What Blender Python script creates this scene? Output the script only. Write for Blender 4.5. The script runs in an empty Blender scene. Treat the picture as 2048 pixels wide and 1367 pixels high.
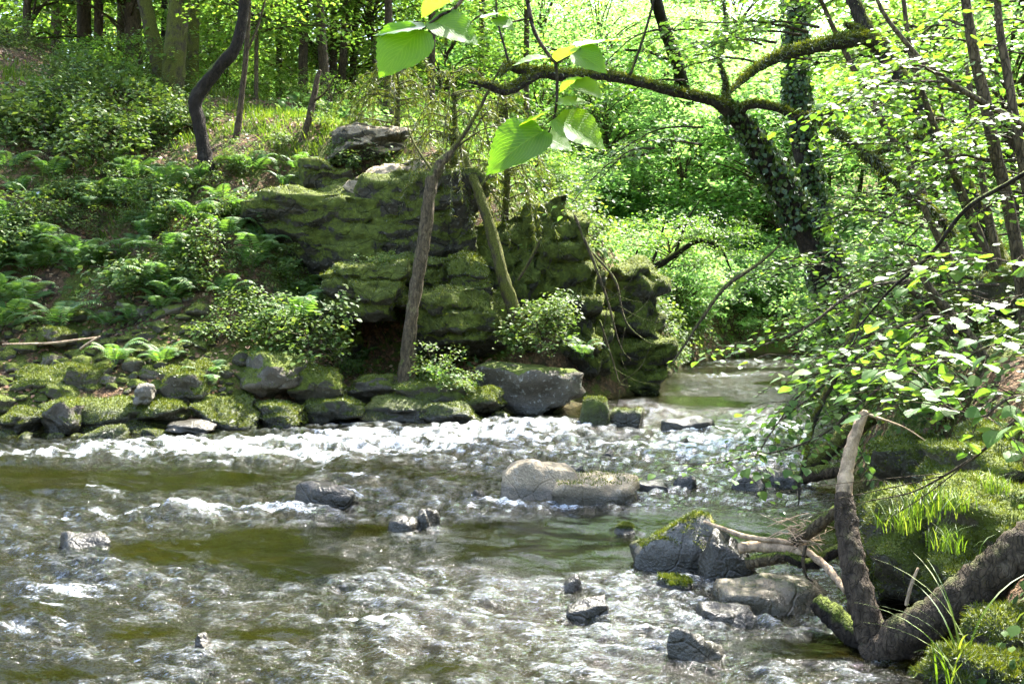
import bpy, math, random
import numpy as np
from mathutils import Matrix, Vector

scene = bpy.context.scene
COL = scene.collection
R = math.radians

# ------------------------------------------------------------------ camera
CAMZ, FPX, HZ = 1.8, 1950.0, 600.0
cam_d = bpy.data.cameras.new('camera')
cam = bpy.data.objects.new('camera', cam_d)
COL.objects.link(cam)
cam.location = (0, 0, CAMZ)
cam.rotation_euler = (R(90), 0, 0)
cam_d.sensor_width = 36
cam_d.lens = 36 * FPX / 2048
cam_d.shift_y = -(683.5 - HZ) / 2048
cam_d.clip_start = 0.05
cam_d.clip_end = 1000
scene.camera = cam

# ------------------------------------------------------------------ world, sun, exposure
SUN_AZ, SUN_EL = R(36), R(56)          # azimuth to the right of the view direction (+Y)
world = bpy.data.worlds.new('World')
scene.world = world
world.use_nodes = True
wn = world.node_tree
for n in list(wn.nodes):
    wn.nodes.remove(n)
sky = wn.nodes.new('ShaderNodeTexSky')
sky.sky_type = 'NISHITA'
sky.sun_disc = False
sky.sun_elevation = SUN_EL
sky.sun_rotation = SUN_AZ
sky.air_density, sky.dust_density, sky.ozone_density = 1.0, 3.0, 1.0
bg = wn.nodes.new('ShaderNodeBackground')
bg.inputs['Strength'].default_value = 0.15
wo = wn.nodes.new('ShaderNodeOutputWorld')
hsv = wn.nodes.new('ShaderNodeHueSaturation')     # sky desaturated a little, so its light is less blue
hsv.inputs['Saturation'].default_value = 0.95
wn.links.new(sky.outputs[0], hsv.inputs['Color'])
wn.links.new(hsv.outputs[0], bg.inputs[0])
wn.links.new(bg.outputs[0], wo.inputs[0])

sun_d = bpy.data.lights.new('sun', 'SUN')
sun_d.energy = 5.0
sun_d.angle = R(0.53)
sun_d.color = (1.0, 0.96, 0.88)
sun = bpy.data.objects.new('sun', sun_d)
COL.objects.link(sun)
SUNV = Vector((math.sin(SUN_AZ) * math.cos(SUN_EL), math.cos(SUN_AZ) * math.cos(SUN_EL), math.sin(SUN_EL)))
sun.rotation_euler = SUNV.to_track_quat('Z', 'Y').to_euler()
sun.location = SUNV * 60

scene.view_settings.view_transform = 'Standard'
scene.view_settings.look = 'None'
scene.view_settings.exposure = 2.75
scene.view_settings.gamma = 1.0
scene.view_settings.use_curve_mapping = False
scene.render.engine = 'CYCLES'
cy = scene.cycles
cy.max_bounces = 6
cy.diffuse_bounces = 4
cy.glossy_bounces = 3
cy.transmission_bounces = 4
cy.transparent_max_bounces = 8
cy.sample_clamp_indirect = 4
cy.caustics_reflective = False
cy.caustics_refractive = False
cy.use_adaptive_sampling = True
cy.adaptive_threshold = 0.03

# ------------------------------------------------------------------ small maths
def P(px, py, Y):
    return Vector(((px - 1024) / FPX * Y, Y, CAMZ + (HZ - py) / FPX * Y))

_pr = np.random.RandomState(11)
_perm = np.concatenate([_pr.permutation(256)] * 3)
_grad = _pr.normal(size=(256, 3))
_grad /= np.linalg.norm(_grad, axis=1)[:, None]

def pn(x, y, z):
    x, y, z = np.broadcast_arrays(np.asarray(x, float), np.asarray(y, float), np.asarray(z, float))
    xi, yi, zi = np.floor(x).astype(int), np.floor(y).astype(int), np.floor(z).astype(int)
    xf, yf, zf = x - xi, y - yi, z - zi
    u, v, w = [t * t * t * (t * (t * 6 - 15) + 10) for t in (xf, yf, zf)]
    xi, yi, zi = xi & 255, yi & 255, zi & 255
    out = 0
    for dx in (0, 1):
        wx = u if dx else 1 - u
        for dy in (0, 1):
            wy = v if dy else 1 - v
            for dz in (0, 1):
                wz = w if dz else 1 - w
                g = _grad[_perm[_perm[_perm[(xi + dx) & 255] + ((yi + dy) & 255)] + ((zi + dz) & 255)]]
                out = out + wx * wy * wz * (g[..., 0] * (xf - dx) + g[..., 1] * (yf - dy) + g[..., 2] * (zf - dz))
    return out * 1.6

def fbm(x, y, z, o=4, gain=0.5, lac=2.03):
    s, a = 0, 1.0
    for i in range(o):
        s = s + a * pn(x, y, z + i * 17.3)
        x, y, z, a = np.asarray(x) * lac, np.asarray(y) * lac, np.asarray(z) * lac, a * gain
    return s

def sst(a, b, x):
    t = np.clip((x - a) / (b - a), 0, 1)
    return t * t * (3 - 2 * t)

def nrm(v):
    v = np.asarray(v, float)
    return v / np.maximum(np.linalg.norm(v, axis=-1, keepdims=True), 1e-9)

# ------------------------------------------------------------------ mesh / object helpers
def mesh_from(name, V, Fs, mat=None, smooth=True, attrs=None, uv=None):
    """V (n,3); Fs = one or more (m,3)/(m,4) int arrays."""
    if not isinstance(Fs, (list, tuple)):
        Fs = [Fs]
    Fs = [np.asarray(f, dtype=np.int32) for f in Fs if len(f)]
    V = np.asarray(V, dtype=np.float32)
    me = bpy.data.meshes.new(name)
    me.vertices.add(len(V))
    me.vertices.foreach_set('co', V.ravel())
    tot = np.concatenate([np.full(len(f), f.shape[1], np.int32) for f in Fs])
    idx = np.concatenate([f.ravel() for f in Fs])
    me.loops.add(len(idx))
    me.loops.foreach_set('vertex_index', idx)
    me.polygons.add(len(tot))
    st = np.concatenate([[0], np.cumsum(tot)[:-1]]).astype(np.int32)
    me.polygons.foreach_set('loop_start', st)
    me.polygons.foreach_set('loop_total', tot)
    if smooth:
        me.polygons.foreach_set('use_smooth', np.ones(len(tot), bool))
    if attrs:
        for k, a in attrs.items():
            at = me.attributes.new(k, 'FLOAT', 'POINT')
            at.data.foreach_set('value', np.asarray(a, np.float32))
    if uv is not None:
        l = me.uv_layers.new(name='UVMap')
        l.data.foreach_set('uv', np.asarray(uv, np.float32)[idx].ravel())
    me.update()
    me.validate()
    if mat:
        me.materials.append(mat)
    return me

def link(name, me, parent=None, loc=None, rot=None, scale=None):
    o = bpy.data.objects.new(name, me)
    COL.objects.link(o)
    if parent:
        o.parent = parent
    if loc is not None:
        o.location = loc
    if rot is not None:
        o.rotation_euler = rot
    if scale is not None:
        o.scale = (scale,) * 3 if isinstance(scale, (int, float)) else scale
    return o

def tag(o, label=None, cat=None, group=None, kind=None):
    if label: o['label'] = label
    if cat: o['category'] = cat
    if group: o['group'] = group
    if kind: o['kind'] = kind
    return o

def thing(name, label, cat, loc=(0, 0, 0), rz=0, group=None):
    o = bpy.data.objects.new(name, None)
    o.empty_display_size = 0.1
    COL.objects.link(o)
    o.location = loc
    o.rotation_euler = (0, 0, rz)
    return tag(o, label, cat, group)

LAND = [(30, 760, 'the wide moss hummock'), (230, 735, 'the fern among the stones'), (280, 790, 'the pale angular stone'), (350, 775, 'the bright moss boulder'), (410, 775, 'the low bright fern'), (20, 690, 'the stick end'), (200, 672, 'the short forked stick'), (150, 770, 'the moss boulder'), (720, 740, 'the cliff hollow'), (545, 850, 'the dark mossy stone'), (30, 830, 'the cut-off dark boulder'), (1560, 640, 'the hanging bare branch'), (1480, 560, 'the sunlit bend foliage'), (700, 100, 'the far thin trunk'), (120, 330, 'the shaded upper slope'), (430, 480, 'the slope middle'),
        (60, 880, 'the left edge'), (170, 850, 'the long dark boulder'), (110, 690, 'the fallen stick'), (300, 830, 'the sloping moss stone'), (435, 850, 'the rounded dark boulder'), (532, 750, 'the large grey boulder'), (652, 830, 'the flat mossy block'), (800, 840, 'the low rock shelf'), (955, 820, 'the table boulder'),
        (600, 620, 'the largest pale fern'), (300, 590, 'the widest bramble bush'), (185, 425, 'the upper left fern'), (400, 280, 'the crooked tree'), (340, 200, 'the thickest moss trunk'), (60, 200, 'the upper left corner'), (620, 230, 'the broken stem'), (740, 290, 'the sunlit rock ledge'), (880, 300, 'the dead leaning trunk'), (70, 500, 'the left edge ferns'),
        (1000, 480, 'the slanting trunk'), (1100, 480, 'the cliff rim'), (1240, 600, 'the dark cliff end'), (1340, 500, 'the fallen tree'), (1480, 700, 'the river bend'), (1340, 100, 'the dark leaning trunk'), (1130, 150, 'the arching bough'), (1640, 450, 'the ivy trunks'), (1600, 110, 'the upper mossy limb'), (1950, 150, 'the pale poles'), (1760, 330, 'the shaggy limb'),
        (1900, 620, 'the sunlit moss cushion'), (1720, 860, 'the pale broken top'), (1870, 1090, 'the shaggy moss mound'), (2000, 900, 'the right edge'), (860, 60, 'the near hazel leaves'), (500, 100, 'the slim sapling'), (200, 100, 'the brown trunk')]
def where(loc, dz=0.0):
    px, py = loc[0] / loc[1] * FPX + 1024, HZ - (loc[2] + dz - CAMZ) / loc[1] * FPX
    a, b_, nm = min(LAND, key=lambda q: math.hypot(q[0] - px, (q[1] - py) * 1.2))
    dx, dy = px - a, py - b_
    if math.hypot(dx, dy) < 30: return 'close by ' + nm
    if abs(dx) > abs(dy): return ('right of ' if dx > 0 else 'left of ') + nm
    return ('above ' if dy < 0 else 'below ') + nm
def sized(v, lo, hi):
    t_ = (v - lo) / (hi - lo)
    return 'small ' if t_ < .34 else ('large ' if t_ > .7 else '')

class MB:
    def __init__(s):
        s.V, s.F, s.n = [], [], 0
    def add(s, V, F):
        s.V.append(np.asarray(V, float))
        for f in (F if isinstance(F, list) else [F]):
            if len(f):
                s.F.append(np.asarray(f) + s.n)
        s.n += len(V)
        return s
    def mesh(s, name, mat, smooth=True, origin=None):
        V = np.concatenate(s.V)
        if origin is not None:
            V = V - np.asarray(origin)
        f3 = [f for f in s.F if f.shape[1] == 3]
        f4 = [f for f in s.F if f.shape[1] == 4]
        Fs = []
        if f3: Fs.append(np.concatenate(f3))
        if f4: Fs.append(np.concatenate(f4))
        return mesh_from(name, V, Fs, mat, smooth)

def catmull(pts, n):
    pts = np.asarray(pts, float)
    p = np.vstack([2 * pts[0] - pts[1], pts, 2 * pts[-1] - pts[-2]])
    out = []
    for i in range(1, len(p) - 2):
        t = np.linspace(0, 1, n, endpoint=False)[:, None]
        a, b, c, d = p[i - 1], p[i], p[i + 1], p[i + 2]
        out.append(0.5 * (2 * b + (c - a) * t + (2 * a - 5 * b + 4 * c - d) * t ** 2 + (3 * b - a - 3 * c + d) * t ** 3))
    out.append(pts[-1][None])
    return np.vstack(out)

def tube(pts, radii, seg=10, n=6, rough=0.12, seed=0, wob=0.0, nscale=9.0, capend=True):
    pts = np.asarray([tuple(p) for p in pts], float)
    radii = np.asarray(radii, float)
    c = catmull(np.column_stack([pts, radii]), n)
    C, rr = c[:, :3], np.maximum(c[:, 3], 0.0008)
    if wob:
        s = np.arange(len(C)) * 0.37
        C = C + wob * np.column_stack([pn(s, seed, 1.5), pn(s, seed, 7.5), pn(s, seed, 13.5)])
    T = nrm(np.gradient(C, axis=0))
    ref = np.array([0, 0, 1.0]) if abs(T[0, 2]) < 0.9 else np.array([1.0, 0, 0])
    u = nrm(np.cross(T[0], ref))
    V = []
    ang = np.linspace(0, 2 * np.pi, seg, endpoint=False)
    for i in range(len(C)):
        u = nrm(u - T[i] * np.dot(u, T[i]))
        w = np.cross(T[i], u)
        d = np.cos(ang)[:, None] * u + np.sin(ang)[:, None] * w
        V.append(d)
    D = np.array(V)
    if rough:
        q = C[:, None] + D * rr[:, None, None]
        s = nscale / max(rr.max(), 0.02) * 0.25
        k = 1 + rough * fbm(q[..., 0] * s + seed * 3.1, q[..., 1] * s, q[..., 2] * s * 0.5, 3)
    else:
        k = np.ones(D.shape[:2])
    V = list(C[:, None] + D * (rr[:, None] * k)[..., None])
    m = len(C)
    V = np.vstack(V + [C[0] - T[0] * rr[0] * 0.3, C[-1] + T[-1] * rr[-1] * 0.4])
    i = np.arange(m - 1)[:, None] * seg
    j = np.arange(seg)[None]
    a, b = i + j, i + (j + 1) % seg
    F = np.stack([a, b, b + seg, a + seg], -1).reshape(-1, 4)
    jj = np.arange(seg)
    F3 = np.vstack([np.column_stack([np.full(seg, m * seg), (jj + 1) % seg, jj]),
                    np.column_stack([np.full(seg, m * seg + 1), (m - 1) * seg + jj, (m - 1) * seg + (jj + 1) % seg])])
    return V, [F, F3], C, rr

def surf_sample(V, Fs, n, rng, up=None, minz=-9):
    T = []
    for f in Fs:
        f = np.asarray(f)
        T.append(f[:, :3])
        if f.shape[1] == 4:
            T.append(f[:, [0, 2, 3]])
    T = np.concatenate(T)
    a, b, c = V[T[:, 0]], V[T[:, 1]], V[T[:, 2]]
    nn = np.cross(b - a, c - a)
    ar = np.linalg.norm(nn, axis=1)
    nn = nn / np.maximum(ar, 1e-12)[:, None]
    w = ar.copy()
    if up is not None:
        w = w * sst(up[0], up[1], nn[:, 2])
    w = w * ((a[:, 2] + b[:, 2] + c[:, 2]) / 3 > minz)
    k = rng.choice(len(T), n, p=w / w.sum())
    r1, r2 = np.sqrt(rng.rand(n)), rng.rand(n)
    p = a[k] * (1 - r1)[:, None] + b[k] * (r1 * (1 - r2))[:, None] + c[k] * (r1 * r2)[:, None]
    return p, nn[k]

def fuzz(V, Fs, n, length, width, rng, up=(-0.2, 0.5), minz=-9, droop=0.25):
    """little moss / grass blades standing on a surface, one triangle each"""
    p, nn = surf_sample(V, Fs, n, rng, up, minz)
    d = nrm(nn + rng.normal(size=p.shape) * 0.55 + np.array([0, 0, -droop]))
    s = nrm(np.cross(d, rng.normal(size=p.shape)))
    L = length * (0.5 + rng.rand(n, 1))
    W = width * (0.6 + 0.8 * rng.rand(n, 1))
    p0 = p - nn * length * 0.15
    VV = np.stack([p0 - s * W, p0 + s * W, p0 + d * L], 1).reshape(-1, 3)
    return VV, np.arange(3 * n).reshape(-1, 3)

def place(tmpl, pos, y, z, sc):
    """instances of a template leaf (V,F): y = base-to-tip direction, z = leaf normal"""
    V, F = tmpl
    y = nrm(y)
    x = nrm(np.cross(y, z))
    z = np.cross(x, y)
    sc = np.asarray(sc, float).reshape(-1, 1)
    if sc.shape[0] == 1:
        sc = np.repeat(sc, len(pos), 0)
    M = np.stack([x, y, z], 1) * sc[:, :, None]          # (N,3,3) rows are axes
    VV = (np.einsum('kj,njd->nkd', V, M) + np.asarray(pos)[:, None]).reshape(-1, 3)
    FF = (F[None] + (np.arange(len(pos)) * len(V))[:, None, None]).reshape(-1, F.shape[1])
    return VV, FF

# ------------------------------------------------------------------ materials
class NT:
    def __init__(s, name):
        s.m = bpy.data.materials.new(name)
        s.m.use_nodes = True
        s.t = s.m.node_tree
        for n in list(s.t.nodes):
            s.t.nodes.remove(n)
        s.out = s.t.nodes.new('ShaderNodeOutputMaterial')
    def n(s, typ, ins=None, **kw):
        nd = s.t.nodes.new('ShaderNode' + typ)
        for k, v in kw.items():
            setattr(nd, k, v)
        for k, v in (ins or {}).items():
            s.set(nd.inputs[k], v)
        return nd
    def set(s, sock, v):
        if isinstance(v, bpy.types.NodeSocket):
            s.t.links.new(v, sock)
        elif isinstance(v, bpy.types.Node):
            s.t.links.new(v.outputs[0], sock)
        elif isinstance(v, (tuple, list)) and len(v) == 3 and sock.type == 'RGBA':
            sock.default_value = (*v, 1)
        else:
            sock.default_value = v
    def math(s, op, a, b=0.0, clamp=False):
        nd = s.n('Math', operation=op, use_clamp=clamp)
        s.set(nd.inputs[0], a); s.set(nd.inputs[1], b)
        return nd.outputs[0]
    def ramp(s, f, stops):
        nd = s.n('ValToRGB')
        e = nd.color_ramp.elements
        while len(e) < len(stops):
            e.new(0.5)
        for q, (p, c) in zip(e, stops):
            q.position = p
            q.color = (*c, 1) if len(c) == 3 else c
        s.set(nd.inputs[0], f)
        return nd.outputs[0]
    def maprange(s, f, a, b, c=0.0, d=1.0, smooth=True):
        nd = s.n('MapRange', interpolation_type='SMOOTHSTEP' if smooth else 'LINEAR')
        for i, v in enumerate((f, a, b, c, d)):
            s.set(nd.inputs[i], v)
        return nd.outputs[0]
    def noise(s, vec, scale, detail=4, rough=0.55, dist=0.0):
        nd = s.n('TexNoise', {'Scale': scale, 'Detail': detail, 'Roughness': rough, 'Distortion': dist})
        if vec is not None:
            s.set(nd.inputs['Vector'], vec)
        return nd.outputs[0]
    def mix(s, f, a, b):
        nd = s.n('MixRGB')
        s.set(nd.inputs[0], f); s.set(nd.inputs[1], a); s.set(nd.inputs[2], b)
        return nd.outputs[0]
    def shmix(s, f, a, b):
        nd = s.n('MixShader')
        s.set(nd.inputs[0], f)
        s.t.links.new(a.outputs[0], nd.inputs[1]); s.t.links.new(b.outputs[0], nd.inputs[2])
        return nd
    def bump(s, h, strength=0.5, dist=0.02, normal=None):
        nd = s.n('Bump', {'Strength': strength, 'Distance': dist, 'Height': h})
        if normal is not None:
            s.set(nd.inputs['Normal'], normal)
        return nd.outputs[0]
    def done(s, sh):
        s.t.links.new(sh.outputs[0], s.out.inputs['Surface'])
        return s.m

def leaf_mat(name, stops, trans=0.5, tcol=(1.25, 1.2, 0.55), rough=0.4, gloss=1.0, veins=False):
    t = NT(name)
    isl = t.n('NewGeometry').outputs['Random Per Island']
    ob = t.n('ObjectInfo').outputs['Random']
    r = t.math('FRACT', t.math('ADD', isl, ob))
    c = t.ramp(r, stops)
    nrmv = None
    if veins:
        uv = t.n('UVMap').outputs[0]
        sep = t.n('SeparateXYZ', {0: uv})
        ax = t.math('ABSOLUTE', sep.outputs[0])
        ph = t.math('SUBTRACT', t.math('MULTIPLY', sep.outputs[1], 62.0), t.math('MULTIPLY', ax, 46.0))
        w = t.math('SINE', ph)
        w = t.maprange(w, 0.55, 1.0)
        mid = t.maprange(ax, 0.0, 0.05, 1.0, 0.0)
        v = t.math('MAXIMUM', w, mid)
        c = t.mix(t.math('MULTIPLY', v, 0.22), c, t.mix(0.5, c, (0.35, 0.45, 0.12)))
        nrmv = t.bump(t.math('MULTIPLY', v, -1.0), 0.35, 0.002)
    tc = t.n('MixRGB', blend_type='MULTIPLY')
    t.set(tc.inputs[0], 1.0); t.set(tc.inputs[1], c); t.set(tc.inputs[2], tcol)
    d = t.n('BsdfDiffuse', {'Color': c})
    tr = t.n('BsdfTranslucent', {'Color': tc.outputs[0]})
    gl = t.n('BsdfGlossy', {'Color': (1, 1, 1), 'Roughness': rough})
    if nrmv is not None:
        for q in (d, tr, gl):
            t.set(q.inputs['Normal'], nrmv)
    fr = t.n('Fresnel', {'IOR': 1.42})
    body = t.shmix(trans, d, tr)
    return t.done(t.shmix(t.math('MULTIPLY', fr, gloss, clamp=True), body, gl))

def rock_mat(name, stone, moss, mossamt, wet=0.0, lichen=0.3, scale=1.0, strata=0.0, waterline=True, damp=0.12):
    t = NT(name)
    geo = t.n('NewGeometry')
    tex = t.n('TexCoord').outputs['Object']
    pos = geo.outputs['Position']
    nz = t.n('SeparateXYZ', {0: geo.outputs['Normal']}).outputs[2]
    pz = t.n('SeparateXYZ', {0: pos}).outputs[2]
    ob = t.n('ObjectInfo').outputs['Random']
    n1 = t.noise(pos, 3.0 * scale, 6, 0.65)
    n2 = t.noise(pos, 14.0 * scale, 5, 0.6)
    n3 = t.noise(pos, 60.0 * scale, 3, 0.6)
    base = t.mix(t.maprange(n1, 0.3, 0.7), tuple(c * 0.55 for c in stone), tuple(c * 1.25 for c in stone))
    base = t.mix(t.maprange(n2, 0.56, 0.66, 0, lichen), base, (0.46, 0.46, 0.40))
    base = t.mix(t.maprange(n3, 0.35, 0.6, 0.55, 0.0), base, tuple(c * 0.35 for c in stone))
    if strata:
        wv = t.n('TexWave', {'Scale': 1.1, 'Distortion': 7.0, 'Detail': 4.0, 'Detail Scale': 1.6}, wave_type='BANDS', bands_direction='Z')
        t.set(wv.inputs['Vector'], pos)
        base = t.mix(t.maprange(wv.outputs['Fac'], 0.0, 0.3, strata, 0.0), base, (0.02, 0.02, 0.014))
    n4 = t.noise(pos, 150.0 * scale, 3, 0.7)
    base = t.mix(t.maprange(n4, 0.42, 0.62, .5, 0.0), base, tuple(c * 0.3 for c in stone))
    dv = t.n('MixRGB', {'Fac': .12, 'Color1': pos, 'Color2': t.n('TexNoise', {'Vector': pos, 'Scale': 4.0}).outputs['Color']})
    vo = t.n('TexVoronoi', {'Vector': dv, 'Scale': 3.2 * scale}, feature='DISTANCE_TO_EDGE')
    crk = t.maprange(vo.outputs['Distance'], 0.0, 0.035)
    base = t.mix(t.math('MULTIPLY', t.math('SUBTRACT', 1.0, crk), .7 if strata else .12), base, tuple(c * 0.12 for c in stone))
    # moss, and on rock_ledge sun-pale litter, covers the tops
    mf = t.math('ADD', t.math('MULTIPLY', nz, 0.55), t.math('MULTIPLY', n1, 0.9))
    mf = t.math('ADD', mf, t.math('MULTIPLY', n2, 0.5))
    mf = t.math('ADD', mf, t.math('MULTIPLY', t.math('SUBTRACT', ob, 0.5), 0.25))
    th = 1.45 - mossamt
    mf = t.maprange(mf, th - 0.07, th + 0.07)
    mossc = t.ramp(t.noise(pos, 9.0 * scale, 5, 0.7), [(0.3, tuple(c * 0.35 for c in moss)), (0.52, moss), (0.72, tuple(min(1, c * 1.7) for c in moss))])
    col = t.mix(mf, base, mossc)
    # damp dark band where the water reaches
    ro = t.mix(mf, (0.75, 0.75, 0.75), (0.95, 0.95, 0.95))
    if waterline:
        wl = t.maprange(t.math('ADD', pz, t.math('MULTIPLY', n1, -0.16)), -0.02, damp, 1.0, 0.0)
        if wet:
            wl = t.math('MAXIMUM', wl, wet)
        col = t.mix(t.math('MULTIPLY', wl, 0.72), col, (0.018, 0.018, 0.012))
        ro = t.mix(wl, ro, (0.22, 0.22, 0.22))
    h = t.math('ADD', t.math('MULTIPLY', n2, 0.8), t.math('MULTIPLY', n3, t.maprange(mf, 0, 1, 0.3, 0.9)))
    h = t.math('ADD', h, t.math('MULTIPLY', crk, .7 if strata else .15))
    if strata:
        h = t.math('ADD', h, t.math('MULTIPLY', wv.outputs['Fac'], .6))
    b = t.n('BsdfPrincipled', {'Base Color': col, 'Roughness': ro, 'Normal': t.bump(h, 0.9, 0.08 if strata else 0.04)})
    b.inputs['Specular IOR Level'].default_value = 0.4
    return t.done(b)

def bark_mat(name, bark, moss, mossamt, side=0.55, scale=1.0, cracks=1.0):
    t = NT(name)
    geo = t.n('NewGeometry')
    pos = geo.outputs['Position']
    nz = t.n('SeparateXYZ', {0: geo.outputs['Normal']}).outputs[2]
    mp = t.n('Mapping', {'Vector': pos, 'Scale': (1, 1, 0.3)})
    n1 = t.noise(mp, 22 * scale, 6, 0.65)
    n2 = t.noise(pos, 5 * scale, 4, 0.6)
    n3 = t.noise(pos, 70 * scale, 3, 0.6)
    base = t.ramp(n1, [(0.3, tuple(c * 0.3 for c in bark)), (0.5, bark), (0.7, tuple(min(1, c * 1.6) for c in bark))])
    base = t.mix(t.maprange(n2, 0.58, 0.68, 0, 0.5), base, tuple(min(1, c * 2.2 + 0.03) for c in bark))
    mf = t.math('ADD', t.math('MULTIPLY', nz, side), t.math('ADD', n2, t.math('MULTIPLY', n1, 0.4)))
    th = 1.25 - mossamt
    mf = t.maprange(mf, th - 0.12, th + 0.12)
    mossc = t.ramp(n3, [(0.3, tuple(c * 0.4 for c in moss)), (0.5, moss), (0.75, tuple(min(1, c * 1.7) for c in moss))])
    col = t.mix(mf, base, mossc)
    bd = t.n('MixRGB', {'Fac': .06, 'Color1': pos, 'Color2': t.n('TexNoise', {'Vector': pos, 'Scale': 14.0, 'Detail': 5.0}).outputs['Color']})
    vo = t.n('TexVoronoi', {'Vector': t.n('Mapping', {'Vector': bd, 'Scale': (1, 1, 0.3)}), 'Scale': 30.0 * scale}, feature='DISTANCE_TO_EDGE')
    crk = t.maprange(vo.outputs['Distance'], 0.0, 0.12)
    col = t.mix(t.math('MULTIPLY', t.math('SUBTRACT', 1.0, crk), t.maprange(mf, 0, 1, .5 * cracks, .15 * cracks)), col, tuple(c * .15 for c in bark))
    h = t.math('ADD', t.math('ADD', n1, t.math('MULTIPLY', crk, .5 * cracks)), t.math('MULTIPLY', n3, t.maprange(mf, 0, 1, 0.2, 0.8)))
    b = t.n('BsdfPrincipled', {'Base Color': col, 'Roughness': 0.9, 'Normal': t.bump(h, 0.95, 0.03)})
    b.inputs['Specular IOR Level'].default_value = 0.25
    return t.done(b)

MOSS = (0.085, 0.11, 0.012)
M = {}
M['rock_mossy'] = rock_mat('rock_mossy', (0.09, 0.08, 0.05), MOSS, 0.70, damp=0.42)
M['rock_bank'] = rock_mat('rock_bank', (0.14, 0.12, 0.085), MOSS, 0.5, lichen=0.35, damp=0.36)
M['rock_bare'] = rock_mat('rock_bare', (0.19, 0.17, 0.13), MOSS, 0.05, lichen=0.3)
M['rock_wet'] = rock_mat('rock_wet', (0.10, 0.085, 0.06), MOSS, -0.05, wet=0.85, lichen=0.08)
M['rock_pale'] = rock_mat('rock_pale', (0.32, 0.26, 0.165), MOSS, 0.02, lichen=0.3, damp=0.06)
M['rock_cliff'] = rock_mat('rock_cliff', (0.075, 0.066, 0.04), (0.10, 0.125, 0.014), 0.90, lichen=0.45, strata=0.25, waterline=True)
M['rock_ledge'] = rock_mat('rock_ledge', (0.10, 0.09, 0.06), (0.36, 0.29, 0.19), 0.78, lichen=0.3, strata=0.3)  # leaf litter on the tops, painted pale and wide to look sunlit
M['rock_cap'] = rock_mat('rock_cap', (0.17, 0.16, 0.14), (0.12, 0.125, 0.012), 0.30, lichen=0.35, damp=0.10)
M['rock_table'] = rock_mat('rock_table', (0.13, 0.11, 0.075), MOSS, 0.50, lichen=0.8)
M['bark_dark'] = bark_mat('bark_dark', (0.022, 0.016, 0.010), MOSS, 0.16, 0.9)
M['bark_mossy'] = bark_mat('bark_mossy', (0.07, 0.054, 0.032), (0.095, 0.10, 0.015), 0.62)
M['bark_brown'] = bark_mat('bark_brown', (0.075, 0.053, 0.030), MOSS, 0.26)
M['bark_limb'] = bark_mat('bark_limb', (0.04, 0.033, 0.024), (0.11, 0.12, 0.012), 0.42, 0.95)
M['bark_grey'] = bark_mat('bark_grey', (0.15, 0.13, 0.10), MOSS, 0.02)
M['bark_pole'] = bark_mat('bark_pole', (0.10, 0.076, 0.042), MOSS, 0.30)
M['wood_pale'] = bark_mat('wood_pale', (0.36, 0.26, 0.165), MOSS, -0.25, cracks=.1)
M['twig'] = bark_mat('twig', (0.07, 0.052, 0.03), MOSS, 0.0)
M['moss'] = leaf_mat('moss', [(0.0, (0.04, 0.06, 0.006)), (0.5, (0.09, 0.125, 0.012)), (1.0, (0.17, 0.20, 0.02))], 0.35, (1.2, 1.1, 0.4), 0.7, 0.15)
M['grass'] = leaf_mat('grass', [(0.0, (0.06, 0.11, 0.015)), (0.6, (0.10, 0.17, 0.02)), (1.0, (0.18, 0.22, 0.05))], 0.45, (1.3, 1.3, 0.5), 0.6, 0.05)
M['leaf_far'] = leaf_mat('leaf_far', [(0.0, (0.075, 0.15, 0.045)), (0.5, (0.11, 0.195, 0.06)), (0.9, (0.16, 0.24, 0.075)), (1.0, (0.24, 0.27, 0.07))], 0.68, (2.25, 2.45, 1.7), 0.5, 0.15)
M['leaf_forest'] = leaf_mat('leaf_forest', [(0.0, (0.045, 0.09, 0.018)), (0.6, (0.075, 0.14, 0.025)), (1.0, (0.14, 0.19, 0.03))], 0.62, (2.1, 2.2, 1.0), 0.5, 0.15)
M['leaf_hazel'] = leaf_mat('leaf_hazel', [(0.0, (0.06, 0.13, 0.02)), (0.5, (0.085, 0.17, 0.025)), (1.0, (0.14, 0.21, 0.03))], 0.52, (1.9, 2.0, 0.8), 0.42, 0.25)
M['leaf_near'] = leaf_mat('leaf_near', [(0.0, (0.07, 0.17, 0.016)), (0.6, (0.085, 0.20, 0.018)), (1.0, (0.13, 0.23, 0.024))], 0.66, (2.2, 2.1, 0.45), 0.42, 0.35, veins=True)
M['leaf_bush'] = leaf_mat('leaf_bush', [(0.0, (0.045, 0.09, 0.022)), (0.5, (0.075, 0.135, 0.032)), (1.0, (0.13, 0.18, 0.04))], 0.5, (1.8, 1.7, 0.7), 0.5, 0.2)
M['fern'] = leaf_mat('fern', [(0.0, (0.05, 0.12, 0.03)), (0.5, (0.07, 0.15, 0.035)), (1.0, (0.11, 0.18, 0.04))], 0.5, (1.7, 1.7, 0.7), 0.5, 0.25)
M['ivy'] = leaf_mat('ivy', [(0.0, (0.02, 0.05, 0.012)), (0.6, (0.035, 0.075, 0.016)), (1.0, (0.08, 0.12, 0.02))], 0.35, (1.5, 1.5, 0.5), 0.36, 0.7)
M['litter'] = leaf_mat('litter', [(0.0, (0.10, 0.05, 0.025)), (0.5, (0.19, 0.10, 0.05)), (0.85, (0.28, 0.17, 0.09)), (1.0, (0.38, 0.28, 0.17))], 0.15, (1, 1, 1), 0.5, 0.5)

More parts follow.
